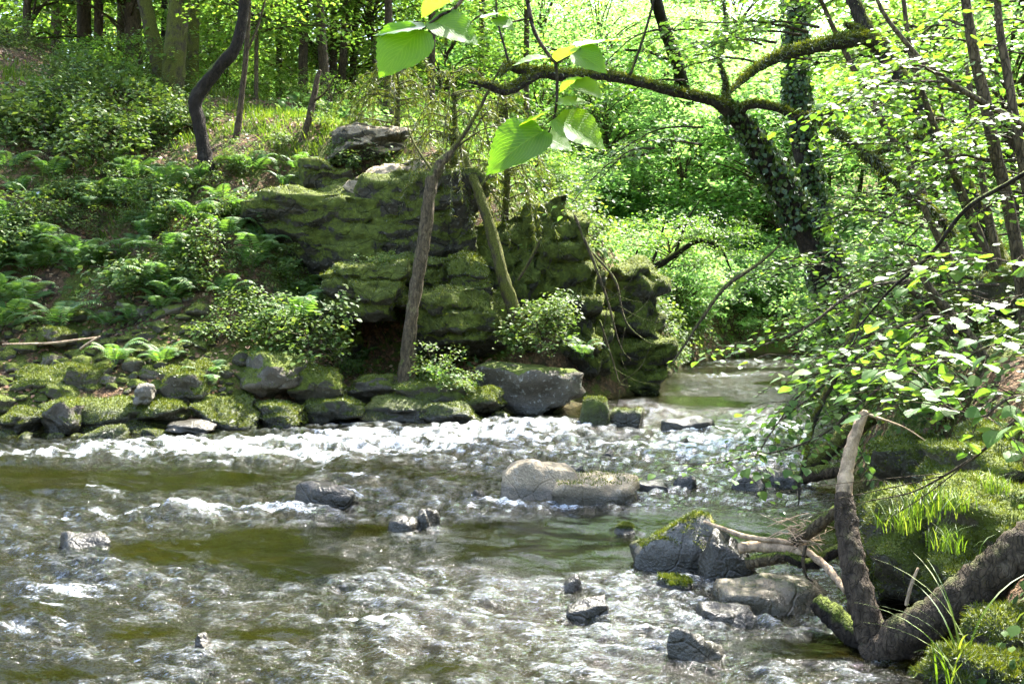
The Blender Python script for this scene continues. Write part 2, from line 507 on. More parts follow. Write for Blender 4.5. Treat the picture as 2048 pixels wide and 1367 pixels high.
# ================================================================== GROUND
RIVER = np.array([(-60, 12.0), (-12, 12.8), (-6.8, 13.2), (-4.2, 13.4), (-2.6, 15.0), (-.5, 15.2), (1.0, 15.6), (1.7, 17.6), (3.2, 20), (4.2, 25),
                  (5.4, 29), (8, 32.5), (14, 35), (40, 38), (40, 31), (14, 29.5), (9.5, 27.0), (7.2, 23), (5.7, 18), (4.75, 15), (3.9, 11.7), (3.15, 8.8),
                  (2.7, 7), (2.3, 5.4), (1.95, 4.4), (1.4, 2.5), (0.9, 0.8), (-1, -1.2), (-6, -3), (-60, -5)], float)

def river_sd(x, y):
    """signed distance to the river outline, positive on land"""
    x, y = np.asarray(x, float), np.asarray(y, float)
    best = np.full(x.shape, 1e9)
    ins = np.zeros(x.shape, bool)
    n = len(RIVER)
    for i in range(n):
        a, b = RIVER[i], RIVER[(i + 1) % n]
        ab = b - a
        t = np.clip(((x - a[0]) * ab[0] + (y - a[1]) * ab[1]) / (ab @ ab), 0, 1)
        best = np.minimum(best, np.hypot(x - a[0] - t * ab[0], y - a[1] - t * ab[1]))
        c = ((a[1] > y) != (b[1] > y)) & (x < (b[0] - a[0]) * (y - a[1]) / ((b[1] - a[1]) if b[1] != a[1] else 1e-9) + a[0])
        ins ^= c
    return np.where(ins, -best, best)

_ctl = []
for px, lst in {-400: [(760, 14.2), (640, 16), (430, 18), (90, 22.5), (0, 28)],
                -200: [(760, 14.2), (640, 16), (430, 18), (100, 22.5), (0, 28)],
                0: [(780, 13.9), (660, 15.5), (450, 17.6), (150, 22), (70, 28)],
                200: [(790, 13.9), (670, 15.7), (460, 18), (240, 21.5), (160, 27)],
                400: [(790, 14.2), (650, 15.6), (480, 17), (320, 19.2), (225, 23), (190, 29)],
                550: [(775, 14.8), (650, 16), (510, 17.2), (360, 18.8), (245, 21.5), (200, 27)],
                700: [(815, 15.5), (765, 16.3), (700, 17.7), (560, 18.2), (360, 18.7), (270, 20.2), (235, 26)],
                850: [(815, 15.9), (765, 16.6), (700, 17.8), (600, 18.1), (430, 18.3), (340, 20.2), (275, 27)],
                1000: [(805, 16.4), (710, 17.5), (570, 18.0), (460, 18.8), (360, 25)],
                1150: [(800, 17.2), (690, 18.3), (520, 18.8), (430, 25)],
                1270: [(775, 20.6), (720, 21.5), (650, 23.5), (560, 28)]}.items():
    for py, Y in lst:
        _ctl.append(tuple(P(px, py, Y)))
_ctl += [(-25, 45, 11), (-5, 45, 8), (2, 42, 6.5), (6, 38, 3.0), (12, 42, 3), (10, 55, 8), (25, 50, 7), (0, 75, 17), (25, 78, 17), (-35, 75, 18), (50, 75, 18),
         (-30, 14, .6), (-30, 20, 6), (-30, 28, 10), (-60, 40, 14), (60, 45, 10), (-80, 80, 22), (90, 80, 25),
         (2.95, 5.5, .85), (3.7, 7, 1.35), (3.2, 4.2, .75), (2.8, 3, .75), (4.6, 10, 1.2), (5.7, 13, 1.2), (6.5, 16, 1.2), (8.0, 20, 1.2), (10, 25, 1.3),
         (8, 8, 3.6), (9, 12, 3.4), (11, 16, 3.6), (14, 22, 4), (18, 28, 3.5), (25, 15, 11), (25, 5, 11), (45, 20, 18), (5, 1, 1.2), (2, -1.5, .6), (0, -4, .6), (-10, -6, .7), (-40, -9, 1.5), (20, -15, 8), (-20, -40, 4), (40, -40, 14)]
_ctl = np.array(_ctl)

def _tpsk(r2):
    return r2 * np.log(np.maximum(r2, 1e-9)) * 0.5
_cx = _ctl[:, :2]
_n = len(_ctl)
_K = _tpsk(((_cx[:, None] - _cx[None]) ** 2).sum(-1)) + np.eye(_n) * 0.03
_Pm = np.column_stack([np.ones(_n), _cx])
_A = np.block([[_K, _Pm], [_Pm.T, np.zeros((3, 3))]])
_w = np.linalg.solve(_A, np.concatenate([_ctl[:, 2], np.zeros(3)]))

def H(x, y):
    x, y = np.atleast_1d(np.asarray(x, float)), np.atleast_1d(np.asarray(y, float))
    z = _w[_n] + _w[_n + 1] * x + _w[_n + 2] * y
    for i in range(_n):
        z = z + _w[i] * _tpsk((x - _cx[i, 0]) ** 2 + (y - _cx[i, 1]) ** 2)
    d = river_sd(x, y)
    far = sst(25, 60, np.hypot(x, y))
    land = np.maximum(z, 0.10 + 0.06 * np.minimum(d, 2)) + (0.22 + 0.5 * far) * fbm(x * .55, y * .55, 0.3, 4) * sst(0.3, 2.0, d)
    land = land + 0.10 * fbm(x * 2.1, y * 2.1, 3.3, 3) * sst(0.2, 1.2, d)
    bed = -0.10 - 0.42 * sst(0, 2.2, -d) + 0.07 * fbm(x * 1.3, y * 1.3, 9.1, 3) * sst(0.0, .5, -d)
    k = sst(-0.05, 0.75, d)
    return bed * (1 - k) + land * k

def hz(x, y):
    return float(H(x, y)[0])

_Ys = np.concatenate([np.arange(3.5, 30, 0.04), np.arange(30, 90, 0.2)])
def hit(px, py):
    """point of the ground seen at a pixel"""
    x = (px - 1024) / FPX * _Ys
    z = CAMZ + (HZ - py) / FPX * _Ys
    g = H(x, _Ys)
    k = np.nonzero(z <= g)[0]
    i = k[0] if len(k) else len(_Ys) - 1
    return Vector((x[i], _Ys[i], g[i]))

def axis(segs):
    out = []
    for a, b, st in segs:
        out.append(np.arange(a, b, st))
    out.append([segs[-1][1]])
    return np.concatenate(out)

gx = axis([(-400, -100, 30), (-100, -30, 5), (-30, -14, 1.0), (-14, -8, .3), (-8, 5, .13), (5, 12, .25), (12, 40, 1.5), (40, 100, 6), (100, 400, 30)])
gy = axis([(-400, -60, 30), (-60, -6, 4), (-6, 2, .5), (2, 12, .2), (12, 22, .11), (22, 34, .3), (34, 90, 1.5), (90, 400, 25)])
GX, GY = np.meshgrid(gx, gy)
GZ = H(GX.ravel(), GY.ravel())
nx, ny = len(gx), len(gy)
ii = (np.arange(ny - 1)[:, None] * nx + np.arange(nx - 1)[None]).ravel()
gF = np.column_stack([ii, ii + 1, ii + nx + 1, ii + nx])
t = NT('forest_floor')
pos = t.n('NewGeometry').outputs['Position']
pz = t.n('SeparateXYZ', {0: pos}).outputs[2]
n1 = t.noise(pos, 1.1, 6, 0.65)
n2 = t.noise(pos, 6.0, 6, 0.7)
n3 = t.noise(pos, 45.0, 3, 0.6)
vor = t.n('TexVoronoi', {'Vector': pos, 'Scale': 30.0})
lit = t.ramp(vor.outputs['Color'], [(0.0, (0.05, 0.03, 0.016)), (0.5, (0.12, 0.07, 0.035)), (1.0, (0.22, 0.14, 0.075))])
soil = t.mix(t.maprange(n2, 0.4, 0.62), lit, (0.03, 0.022, 0.014))
mossc = t.ramp(n3, [(0.3, (0.03, 0.04, 0.006)), (0.55, (0.075, 0.095, 0.014)), (0.75, (0.12, 0.14, 0.02))])
land = t.mix(t.maprange(t.math('ADD', n1, t.math('MULTIPLY', n2, 0.5)), 0.70, 0.82), soil, mossc)
peb = t.n('TexVoronoi', {'Vector': pos, 'Scale': 7.0, 'Randomness': 1.0})
pebc = t.ramp(peb.outputs['Color'], [(0.0, (0.014, 0.012, 0.003)), (0.6, (0.04, 0.03, 0.007)), (1.0, (0.09, 0.062, 0.016))])
pebc = t.mix(t.maprange(n1, 0.35, 0.7, .2, .9), pebc, (0.026, 0.023, 0.003))
col = t.mix(t.maprange(pz, 0.0, 0.1), pebc, land)
h = t.math('ADD', t.math('MULTIPLY', vor.outputs['Distance'], 0.5), t.math('ADD', n3, t.math('MULTIPLY', n2, 1.5)))
b = t.n('BsdfPrincipled', {'Base Color': col, 'Roughness': 0.95, 'Normal': t.bump(h, 0.9, 0.05)})
b.inputs['Specular IOR Level'].default_value = 0.2
M['floor'] = t.done(b)
g = link('ground', mesh_from('ground', np.column_stack([GX.ravel(), GY.ravel(), GZ]), gF, M['floor']))
tag(g, 'leafy forest floor, river banks and bed', kind='structure')

# ================================================================== RIVER ROCK LIST (needed for the wakes)
# px, py of the waterline middle, width px, height px above water, depth ratio, material, shape seed, tilt, name, label, category
ROCKS = [
    (1085, 998, 158, 74, .9, 'rock_pale', 3, 'boulder', 'pale rounded boulder, the taller of the pair in mid-river'),
    (1192, 1002, 160, 46, .8, 'rock_pale', 5, 'boulder', 'low flat pale boulder with mossy rim in mid-river'),
    (648, 1006, 150, 44, .7, 'rock_wet', 7, 'boulder', 'dark wet boulder with white water breaking over it'),
    (850, 1056, 48, 40, .8, 'rock_wet', 9, 'boulder', 'small dark upright stone beside a low one in the river'),
    (815, 1060, 70, 24, .9, 'rock_wet', 2, 'boulder', 'low smooth greenish stone touching a dark upright stone'),
    (150, 1094, 100, 28, .8, 'rock_wet', 4, 'boulder', 'low grey stone awash in the river near the left edge'),
    (400, 1300, 44, 32, .9, 'rock_wet', 6, 'boulder', 'small black stone alone in the lower left water'),
    (1186, 856, 72, 64, .8, 'rock_mossy', 8, 'boulder', 'pointed mossy rock standing in the rapid'),
    (1256, 854, 68, 38, .9, 'rock_bank', 1, 'boulder', 'grey rock in the rapid beside the pointed mossy one'),
    (1375, 860, 96, 26, .7, 'rock_wet', 10, 'boulder', 'long dark flat rock in the rapid'),
    (1366, 1138, 168, 108, .9, 'rock_cap', 12, 'boulder', 'big boulder with yellow green moss cap beside the driftwood'),
    (1458, 1152, 140, 92, .8, 'rock_wet', 13, 'boulder', 'black wet boulder under the driftwood branches'),
    (1560, 1208, 226, 38, .7, 'rock_pale', 14, 'boulder', 'broad flat pale slab lying below the driftwood'),
    (1396, 1306, 110, 50, .55, 'rock_bare', 15, 'boulder', 'smooth grey cylindrical stone in the water near the bottom'),
    (1462, 1238, 118, 26, .7, 'rock_wet', 16, 'boulder', 'dark flat stone just off the pale slab'),
    (1186, 1222, 96, 26, .7, 'rock_wet', 17, 'boulder', 'long wet stone splashed by ripples in the lower middle'),
    (1140, 1176, 40, 26, .9, 'rock_wet', 18, 'boulder', 'small wet stone breaking the ripples in the lower middle'),
    (1370, 974, 44, 24, .9, 'rock_wet', 19, 'boulder', 'small dark stone right of the pale boulders'),
    (1300, 976, 70, 14, .9, 'rock_wet', 20, 'boulder', 'flat wet stone barely out of the water by the pale boulders'),
    (1216, 908, 34, 10, .9, 'rock_wet', 21, 'boulder', 'tiny dark stone awash in front of the rapid'),
    (1160, 944, 34, 12, .9, 'rock_wet', 22, 'boulder', 'tiny dark stone awash behind the pale boulder'),
    (962, 994, 34, 16, .9, 'rock_bare', 23, 'boulder', 'little pale stone left of the tall pale boulder'),
    (1350, 1176, 70, 18, .9, 'rock_wet', 24, 'boulder', 'flat wet stone at the foot of the moss capped boulder'),
    (1768, 1196, 110, 46, .8, 'rock_pale', 25, 'boulder', 'pale stone wedged behind the forked trunk'),
    (1500, 972, 60, 22, .9, 'rock_wet', 26, 'boulder', 'dark stone in the shallows near the right bank'),
    (1566, 968, 74, 26, .9, 'rock_wet', 27, 'boulder', 'wide dark stone in the shallows nearest the right bank'),
    (1370, 886, 30, 10, .9, 'rock_wet', 28, 'boulder', 'tiny stone in the foam below the long dark rock'),
    (1250, 1060, 50, 10, 1.0, 'rock_wet', 29, 'boulder', 'barely emerging stone left of the moss capped boulder'),
]
def water_Y(py):
    return CAMZ * FPX / (py - HZ)

# ================================================================== RIVER SURFACE
FOAM = [  # px, py, half width, half height, strength
    (60, 908, 190, 18, 1.0), (340, 892, 190, 18, 1.1), (560, 888, 260, 26, 1.0), (760, 872, 220, 20, .95), (960, 866, 190, 22, 1.0), (1080, 852, 110, 20, 1.5),
    (640, 915, 200, 18, .7), (1000, 905, 260, 22, .75), (1400, 876, 120, 22, 1.5), (1560, 850, 150, 26, 1.3), (1300, 900, 160, 20, .7), (380, 1018, 170, 15, 1.25), (570, 1008, 80, 14, 1.1), (690, 985, 60, 16, 1.1),
    (720, 950, 120, 14, 1.0), (900, 968, 130, 14, .85), (960, 1004, 110, 10, .8), (180, 985, 180, 22, .8), (60, 1180, 190, 40, 1.0), (250, 1130, 160, 24, .7), (60, 1252, 180, 22, .95), (100, 1030, 120, 14, .7),
    (740, 1238, 120, 28, 1.15), (700, 1170, 140, 25, .6), (860, 1300, 120, 30, .45), (560, 1345, 160, 20, .45), (1430, 748, 110, 8, 1.1), (1480, 722, 120, 6, .9), (1600, 930, 120, 25, .7), (1480, 930, 160, 25, .6), (1190, 1000, 130, 16, .75),
    (1030, 1100, 200, 30, .25), (1250, 1150, 120, 30, .4), (1180, 1240, 120, 14, .6), (180, 1272, 60, 12, .6), (440, 1190, 90, 10, .3), (930, 1200, 140, 30, .3),
]
vrow = list(np.arange(-3.0, 3.6, .2))
Y = 3.6
while Y < 40:
    vrow.append(Y)
    Y += 1.1 * Y * Y / (CAMZ * 975)
vrow = np.array(vrow)
nu = 900
uu = np.linspace(-0.66, 0.55, nu)
WX = uu[None, :] * (np.maximum(vrow[:, None], 2) + 2.0)
WY = np.repeat(vrow[:, None], nu, 1)
sd = river_sd(WX, WY)
fo = np.zeros_like(WX)
for px, py, hw, hh, s in FOAM:
    Yc = water_Y(py)
    Xc = (px - 1024) / FPX * Yc
    sx = hw / FPX * Yc
    sy = max(abs(water_Y(py - hh) - water_Y(py + hh)) / 2, 0.08)
    fo += s * np.exp(-(((WX - Xc) / sx) ** 2 + ((WY - Yc) / sy) ** 2))
for r in ROCKS:
    Yc = water_Y(r[1]); Xc = (r[0] - 1024) / FPX * Yc
    w = r[2] / FPX * Yc * 0.5
    rd = np.hypot((WX - Xc) / (w * 1.25), (WY - Yc - w * .3) / (w * 1.1))
    fo += 0.4 * np.exp(-((rd - 1.0) / 0.22) ** 2) * (1 if r[1] < 1120 else 0.35)
rap = np.clip(fo, 0, 1.3)
# flow coordinates: streaks drawn out along the current
fa = R(-28)
fx = WX * math.cos(fa) + WY * math.sin(fa)
fy = -WX * math.sin(fa) + WY * math.cos(fa)
wx_ = WX + 0.15 * pn(WX * .8, WY * .8, 5.5)
wy_ = WY + 0.15 * pn(WX * .8, WY * .8, 8.5)
lump = fbm(fx * 1.1, fy * 1.9, 2.0, 3)
rip = fbm(fx * 3.2 + .4 * lump, fy * 7.0, 4.0, 3, .55)
chop = fbm(wx_ * 6.0, wy_ * 11.0, 6.0, 3, .6)
ridge = 1 - np.sqrt(fbm(fx * 1.5 + 3, fy * 3.0, 12.0, 2) ** 2 + .01) * 1.6
calm = sst(0.15, 0.65, 0.5 + 0.8 * pn(WX * .45 + 3.3, WY * .45, 21.0) + .25 * rap)
still = np.zeros_like(WX)
for px, py, hw, hh in [(500, 1080, 230, 42), (620, 1135, 130, 30), (280, 1262, 140, 22), (90, 1335, 170, 26), (740, 1052, 90, 14), (130, 950, 150, 12), (320, 1100, 120, 20), (1000, 1045, 120, 14), (1640, 1060, 130, 40), (1600, 1290, 200, 40), (560, 1260, 120, 16), (1400, 800, 120, 18), (880, 1330, 120, 20)]:
    Yc = water_Y(py); Xc = (px - 1024) / FPX * Yc
    still += np.exp(-(((WX - Xc) / (hw / FPX * Yc)) ** 2 + ((WY - Yc) / max(abs(water_Y(py - hh) - water_Y(py + hh)) / 2, .08)) ** 2))
still = sst(.2, .9, still + .25 * pn(WX * 1.6, WY * 2.6, 61.0))
calm = calm * (1 - .9 * still)
shore = sst(0.0, -0.5, sd)
WZ = (0.022 * lump + 0.028 * rip * (.20 + .9 * calm) + 0.0135 * chop * (.10 + calm) * (1 - .55 * np.clip(rap, 0, 1))) * (0.35 + .65 * shore)
WZ += rap * (0.055 * np.clip(lump + .3, -0.3, 1) + 0.014 * rip + 0.006 * chop + 0.016 * ridge) * (0.4 + .6 * shore)
WZ *= 1 - .72 * sst(14.5, 19.0, WY)
WZ += 0.10 * np.exp(-(((WX - .45) / .8) ** 2 + ((WY - 13.6) / .5) ** 2))
WZ -= 0.02
# foam breaks up into patches and strings
fn = fbm(fx * 1.3 + 9, fy * 5.0, 31.0, 4, .6)
fn2 = fbm(fx * 4.0, fy * 15, 41.0, 3, .6)
foam = rap * 0.66 + 0.40 * fn + 0.30 * fn2 - 0.32 + 0.10 * calm - .25 * still
foam = np.clip(foam, 0, 1.0)
crest = sst(-.35, .8, .06 + rip * .8 + chop * .7 + .3 * lump + .35 * fn2)
rgt = sst(-4.0, 1.0, WX + .25 * (WY - 8))  # painted whiter to the right, where the water mirrors more sky
froth_glint = np.clip(crest * (.52 + .44 * rgt) * (.15 + .85 * calm) * (1 - .8 * still) * shore, 0, 1)  # white painted on the crests: aerated water and bright sky reflections together
WZ += 0.008 * foam * (0.5 + fn2)
ny_, nx_ = WX.shape
ii = (np.arange(ny_ - 1)[:, None] * nx_ + np.arange(nx_ - 1)[None])
keep = (sd[:-1, :-1] < 0.9)
ii = ii[keep].ravel()
wF = np.column_stack([ii, ii + 1, ii + nx_ + 1, ii + nx_])
used = np.zeros(nx_ * ny_, bool); used[wF.ravel()] = True
remap = np.cumsum(used) - 1
wV = np.column_stack([WX.ravel(), WY.ravel(), WZ.ravel()])[used]
t = NT('river_water')
pos = t.n('NewGeometry').outputs['Position']
at = t.n('Attribute', attribute_name='foam')
rot = t.n('Mapping', {'Vector': pos, 'Rotation': (0, 0, R(25)), 'Scale': (1.0, 2.3, 1.0)})
b1 = t.noise(rot, 7.0, 4, 0.6, 0.6)
b2 = t.noise(rot, 22.0, 4, 0.7, 1.0)
nb = t.bump(t.math('ADD', t.math('MULTIPLY', b1, .8), t.math('MULTIPLY', b2, 0.25)), t.maprange(t.n('Attribute', attribute_name='still').outputs['Fac'], .2, 1.0, .62, .10), 0.075)
rot2 = t.n('Mapping', {'Vector': pos, 'Rotation': (0, 0, R(25)), 'Scale': (1.0, 3.6, 1.0)})
fmn = t.noise(rot, 30.0, 6, 0.8, 1.2)
fA = at.outputs['Fac']
fm = t.math('ADD', fA, t.math('MULTIPLY', t.math('SUBTRACT', fmn, 0.5), 2.4))
fm = t.math('MULTIPLY', t.maprange(fm, 0.25, 1.05), t.maprange(fA, 0.05, 0.6))
fr2 = t.n('Attribute', attribute_name='froth_glint').outputs['Fac']
rot3 = t.n('Mapping', {'Vector': pos, 'Rotation': (0, 0, R(22)), 'Scale': (0.8, 2.6, 1.0)})
lace = t.math('ADD', t.math('MULTIPLY', t.noise(rot3, 16.0, 6, 0.75, 1.8), .6), t.math('MULTIPLY', t.noise(rot3, 44.0, 4, 0.7, 1.0), .4))
f2 = t.math('ADD', t.math('MULTIPLY', fr2, .78), t.math('MULTIPLY', t.math('SUBTRACT', lace, 0.5), 7.0))
f2 = t.math('MULTIPLY', t.math('POWER', t.maprange(f2, 0.1, 1.5, smooth=False), 1.6), t.maprange(fr2, 0.04, 0.6, 0.0, 0.26))
fm = t.math('MAXIMUM', t.math('POWER', fm, 2.4), f2)
gl = t.n('BsdfGlossy', {'Color': (1, 1, 1), 'Roughness': 0.08, 'Normal': nb})
tr = t.n('BsdfTransparent', {'Color': (0.66, 0.66, 0.20)})
df = t.n('BsdfDiffuse', {'Color': (0.008, 0.009, 0.002), 'Normal': nb})
fr = t.n('Fresnel', {'IOR': 1.25, 'Normal': nb})
body = t.shmix(0.45, tr, df)
wat = t.shmix(fr.outputs[0], body, gl)
fd = t.n('BsdfDiffuse', {'Color': (0.72, 0.78, 0.82), 'Normal': nb})
M['water'] = t.done(t.shmix(fm, wat, fd))
wo_ = link('river', mesh_from('river', wV, remap[wF], M['water'], attrs={'foam': foam.ravel()[used], 'froth_glint': froth_glint.ravel()[used], 'still': (1 - calm).ravel()[used]}))
tag(wo_, 'rippling brown river with white rapids', kind='structure')

# ================================================================== ROCKS
def ico(level):
    import bmesh
    bm = bmesh.new()
    bmesh.ops.create_icosphere(bm, subdivisions=level, radius=1)
    V = np.array([v.co[:] for v in bm.verts]); F = np.array([[v.index for v in f.verts] for f in bm.faces])
    bm.free()
    return V, F
_ico = {k: ico(k) for k in (3, 4, 5)}

def hs0(k_):
    return (np.sin(k_ * 78.2) * 917.3) % 1.0

def rock_VF(dims, seed, level=4, blocky=0.5, rough=0.16, facets=7, strata=0.0, ntop=None):
    V, F = _ico[level]
    V = V.copy()
    rng = np.random.RandomState(seed)
    p = 2 + 6 * blocky
    s = (np.abs(V) ** p).sum(1) ** (-1 / p)
    V = V * s[:, None]
    for i in range(facets):
        n = nrm(rng.normal(size=3) * (1, 1, .8))
        dlim = rng.uniform(0.62, 0.95)
        k = V @ n - dlim
        V = V - np.where(k > 0, k * 0.85, 0)[:, None] * n
    if ntop is not None:
        n = nrm(np.array(ntop)); k = V @ n - 0.7
        V = V - np.where(k > 0, k * 0.9, 0)[:, None] * n
    o = rng.rand(3) * 50
    V = V * (1 + rough * fbm(V[:, 0] * 1.2 + o[0], V[:, 1] * 1.2 + o[1], V[:, 2] * 1.2 + o[2], 4))[:, None]
    V = V * np.asarray(dims)
    if strata:
        zz = V[:, 2] * 2.7 + o[0] + .55 * pn(V[:, 0] * 1.1, V[:, 1] * 1.1, o[1]) + .2 * pn(V[:, 0] * 4, V[:, 1] * 4, o[1])
        lid = np.floor(zz)
        fr_ = zz - lid
        hsh = lambda k_: (np.sin((k_ + np.floor(V[:, 0] * 1.3 + .5 * hs0(k_))) * 127.1 + o[2]) * 43758.5) % 1.0
        lay = hsh(lid) * (1 - sst(.86, 1.0, fr_)) + hsh(lid + 1) * sst(.86, 1.0, fr_) - .5
        lay = lay - .9 * np.exp(-((fr_ - .93) / .045) ** 2)
        V[:, :2] *= (1 + strata * lay / max(dims[0], dims[1]) * 2.2)[:, None]
        V += strata * 0.35 * np.column_stack([fbm(V[:, 0] * 2, V[:, 1] * 2, V[:, 2] * 6 + k_, 3) for k_ in (0, 20, 40)])
    V += 0.018 * np.column_stack([fbm(V[:, 0] * 9 + q, V[:, 1] * 9, V[:, 2] * 9, 2) for q in (0, 30, 60)]) * min(1, max(dims) * 2)
    return V, F

RNG = np.random.RandomState(5)
for (px, py, w, h, dr, m, seed, nm, lab) in ROCKS:
    Yc = water_Y(py)
    k = Yc / FPX
    dx, dz = w * k / 2, h * k
    dy = dx * dr
    V, F = rock_VF((dx * 1.08, dy, dz * .95 + .1), seed * 7 + 1, 4, 0.35 if m == 'rock_pale' else .45, .12 if m == 'rock_pale' else .2, 4 if m == 'rock_pale' else 9, 0, (.05, -.1, 1) if 'flat' in lab else None)
    V[:, 2] += dz - V[:, 2].max()
    o = link('boulder', mesh_from('boulder', V, F, M[m]), None, ((px - 1024) * k, Yc + dy * .5, 0))
    tag(o, lab, 'rock', 'stones standing in the river')
    if 'moss cap' in lab or 'pointed' in lab or 'mossy rim' in lab:
        n = 5000 if 'cap' in lab else 1200
        L = .022 if Yc < 8 else .03
        fv, ff = fuzz(V, [F], n, L, .004, np.random.RandomState(seed), (0.35, 0.8), minz=dz * (.35 if 'rim' not in lab else .75))
        f = link('moss', mesh_from('moss', fv, ff, M['moss'], False), o)
        tag(f, kind='stuff')

# cliff of stacked mossy slabs: px left, px right, py top, py bottom, depth Y of its front, thickness, strata
cl = thing('rock_cliff', 'dark undercut cliff of layered mossy slabs on the far bank', 'cliff', (0.0, 17.0, 0))
SLABS = [
    (515, 780, 378, 530, 17.0, 1.5, .10), (740, 932, 366, 525, 16.9, 1.4, .10), (655, 812, 530, 628, 15.9, 1.3, .08), (800, 945, 520, 604, 16.8, 1.2, .08),
    (905, 972, 515, 600, 16.4, .8, .05), (828, 992, 596, 704, 16.0, 1.5, .10), (600, 700, 590, 720, 17.0, .9, .06), (940, 1060, 470, 690, 17.6, 1.4, .10),
    (1030, 1170, 448, 640, 17.6, 1.3, .12), (1120, 1200, 560, 740, 17.8, 1.2, .1), (1165, 1302, 548, 712, 19.2, 1.6, .1), (1175, 1326, 690, 800, 19.0, 1.6, .08),
    (660, 800, 252, 322, 18.6, 1.6, .06), (700, 862, 326, 402, 17.2, 1.3, .06), (560, 700, 330, 420, 18.0, 1.4, .08), (640, 860, 640, 790, 18.0, .8, .06), (1040, 1200, 640, 800, 18.2, 1.2, .08), (440, 540, 400, 500, 17.6, 1.2, .08), (850, 950, 400, 480, 18.0, 1.2, .06),
]
for i, (x0, x1, y0, y1, Yf, th, st) in enumerate(SLABS):
    a, b_ = P(x0, y0, Yf), P(x1, y1, Yf)
    c = (a + b_) / 2
    V, F = rock_VF(((b_.x - a.x) / 2 * 1.26, th / 2 * 1.15, (a.z - b_.z) / 2 * 1.24), 300 + i * 3, 5, .6, .22, 6, st * 1.3)
    sl = link('slab', mesh_from('slab', V, F, M['rock_ledge' if i in (12, 13) else 'rock_cliff']), cl, (c.x, c.y + th / 2 - 17.0, c.z))
    tag(link('moss', mesh_from('moss', *fuzz(V, [F], 300 if i in (12, 13) else 5500, .04, .008, np.random.RandomState(i), (.05, .6), droop=.35), M['moss'], False), sl), kind='stuff')
# the table boulder in front of the cliff and other named bank rocks: px, py(bottom), w, h, Y, depth, material, label
BANK = [
    (1040, 850, 205, 128, 15.6, 1.3, 'rock_table', 'flat topped grey boulder with lichen below the cliff'),
    (532, 796, 142, 78, 14.3, 1.1, 'rock_bank', 'large grey boulder with a sunlit bare top on the mossy bank'),
    (632, 806, 108, 66, 14.5, .9, 'rock_mossy', 'dark mossy boulder leaning on the large grey boulder'),
    (652, 858, 116, 66, 14.3, .9, 'rock_mossy', 'flat mossy block at the waterline below the dark boulder'),
    (170, 884, 200, 74, 13.2, .9, 'rock_mossy', 'long dark mossy boulder at the waterline on the left'),
    (435, 886, 120, 76, 13.5, .9, 'rock_mossy', 'rounded dark mossy boulder at the waterline, mid left'),
    (350, 812, 100, 76, 13.9, .8, 'rock_mossy', 'bright green moss boulder with a small bare patch'),
    (280, 806, 46, 36, 13.5, .4, 'rock_bare', 'small pale angular stone among the mossy stones'),
    (68, 800, 120, 62, 13.9, .9, 'rock_mossy', 'wide bright moss hummock near the left edge'),
    (150, 792, 70, 54, 13.9, .8, 'rock_mossy', 'moss boulder right of the wide moss hummock'),
    (110, 876, 70, 75, 13.1, .5, 'rock_bank', 'pale tipped stone leaning on the long dark boulder'),
    (800, 852, 210, 52, 14.6, 1.0, 'rock_bank', 'low wet rock shelf at the waterline under the snag'),
    (870, 826, 150, 58, 15.0, 1.0, 'rock_mossy', 'mossy shelf stone behind the low wet rock shelf'),
    (955, 846, 96, 62, 14.9, .8, 'rock_mossy', 'mossy lump between rock shelf and table boulder'),
    (905, 858, 120, 44, 14.4, .6, 'rock_bank', 'grey wedge of rock sloping into the rapid'),
    (735, 806, 110, 50, 15.3, .9, 'rock_bank', 'grey stone with moss at the foot of the snag'),
    (104, 690, 46, 34, 14.8, .6, 'rock_bank', 'brown half bare stone under the fallen stick on the left'),
    (370, 872, 80, 24, 13.1, .5, 'rock_wet', 'low wet stone in the current off the left bank'),
    (300, 850, 96, 52, 13.4, .8, 'rock_mossy', 'sloping moss stone beside the long dark boulder'),
    (545, 866, 90, 50, 13.8, .8, 'rock_mossy', 'dark mossy stone under the large grey boulder'),
    (20, 884, 90, 62, 13.1, .9, 'rock_mossy', 'dark moss boulder cut by the left edge'),
]
BANKXY = []
for i, (px, py, w, h, Yf, dep, m, lab) in enumerate(BANK):
    k = Yf / FPX
    zb = CAMZ + (HZ - py) * k
    V, F = rock_VF((w * k / 2 * 1.1, dep / 2 * 1.1, h * k / 2 * 1.15), 500 + i * 11, 4, .55 if 'table' in m else .3, .26, 8, 0, (0, -.12, 1) if 'flat' in lab else None)
    o = link('bank_boulder', mesh_from('bank_boulder', V, F, M[m]), None, ((px - 1024) * k, Yf + dep / 2, zb + h * k / 2))
    tag(o, lab, 'rock', 'boulders along the far bank')
    if m == 'rock_mossy' or m == 'rock_bank':
        tag(link('moss', mesh_from('moss', *fuzz(V, [F], 6000 if m == 'rock_mossy' else 1800, .032, .0065, np.random.RandomState(i), (.1, .7), droop=.1), M['moss'], False), o), kind='stuff')
    BANKXY.append((o.location.x, o.location.y, w * k / 2))
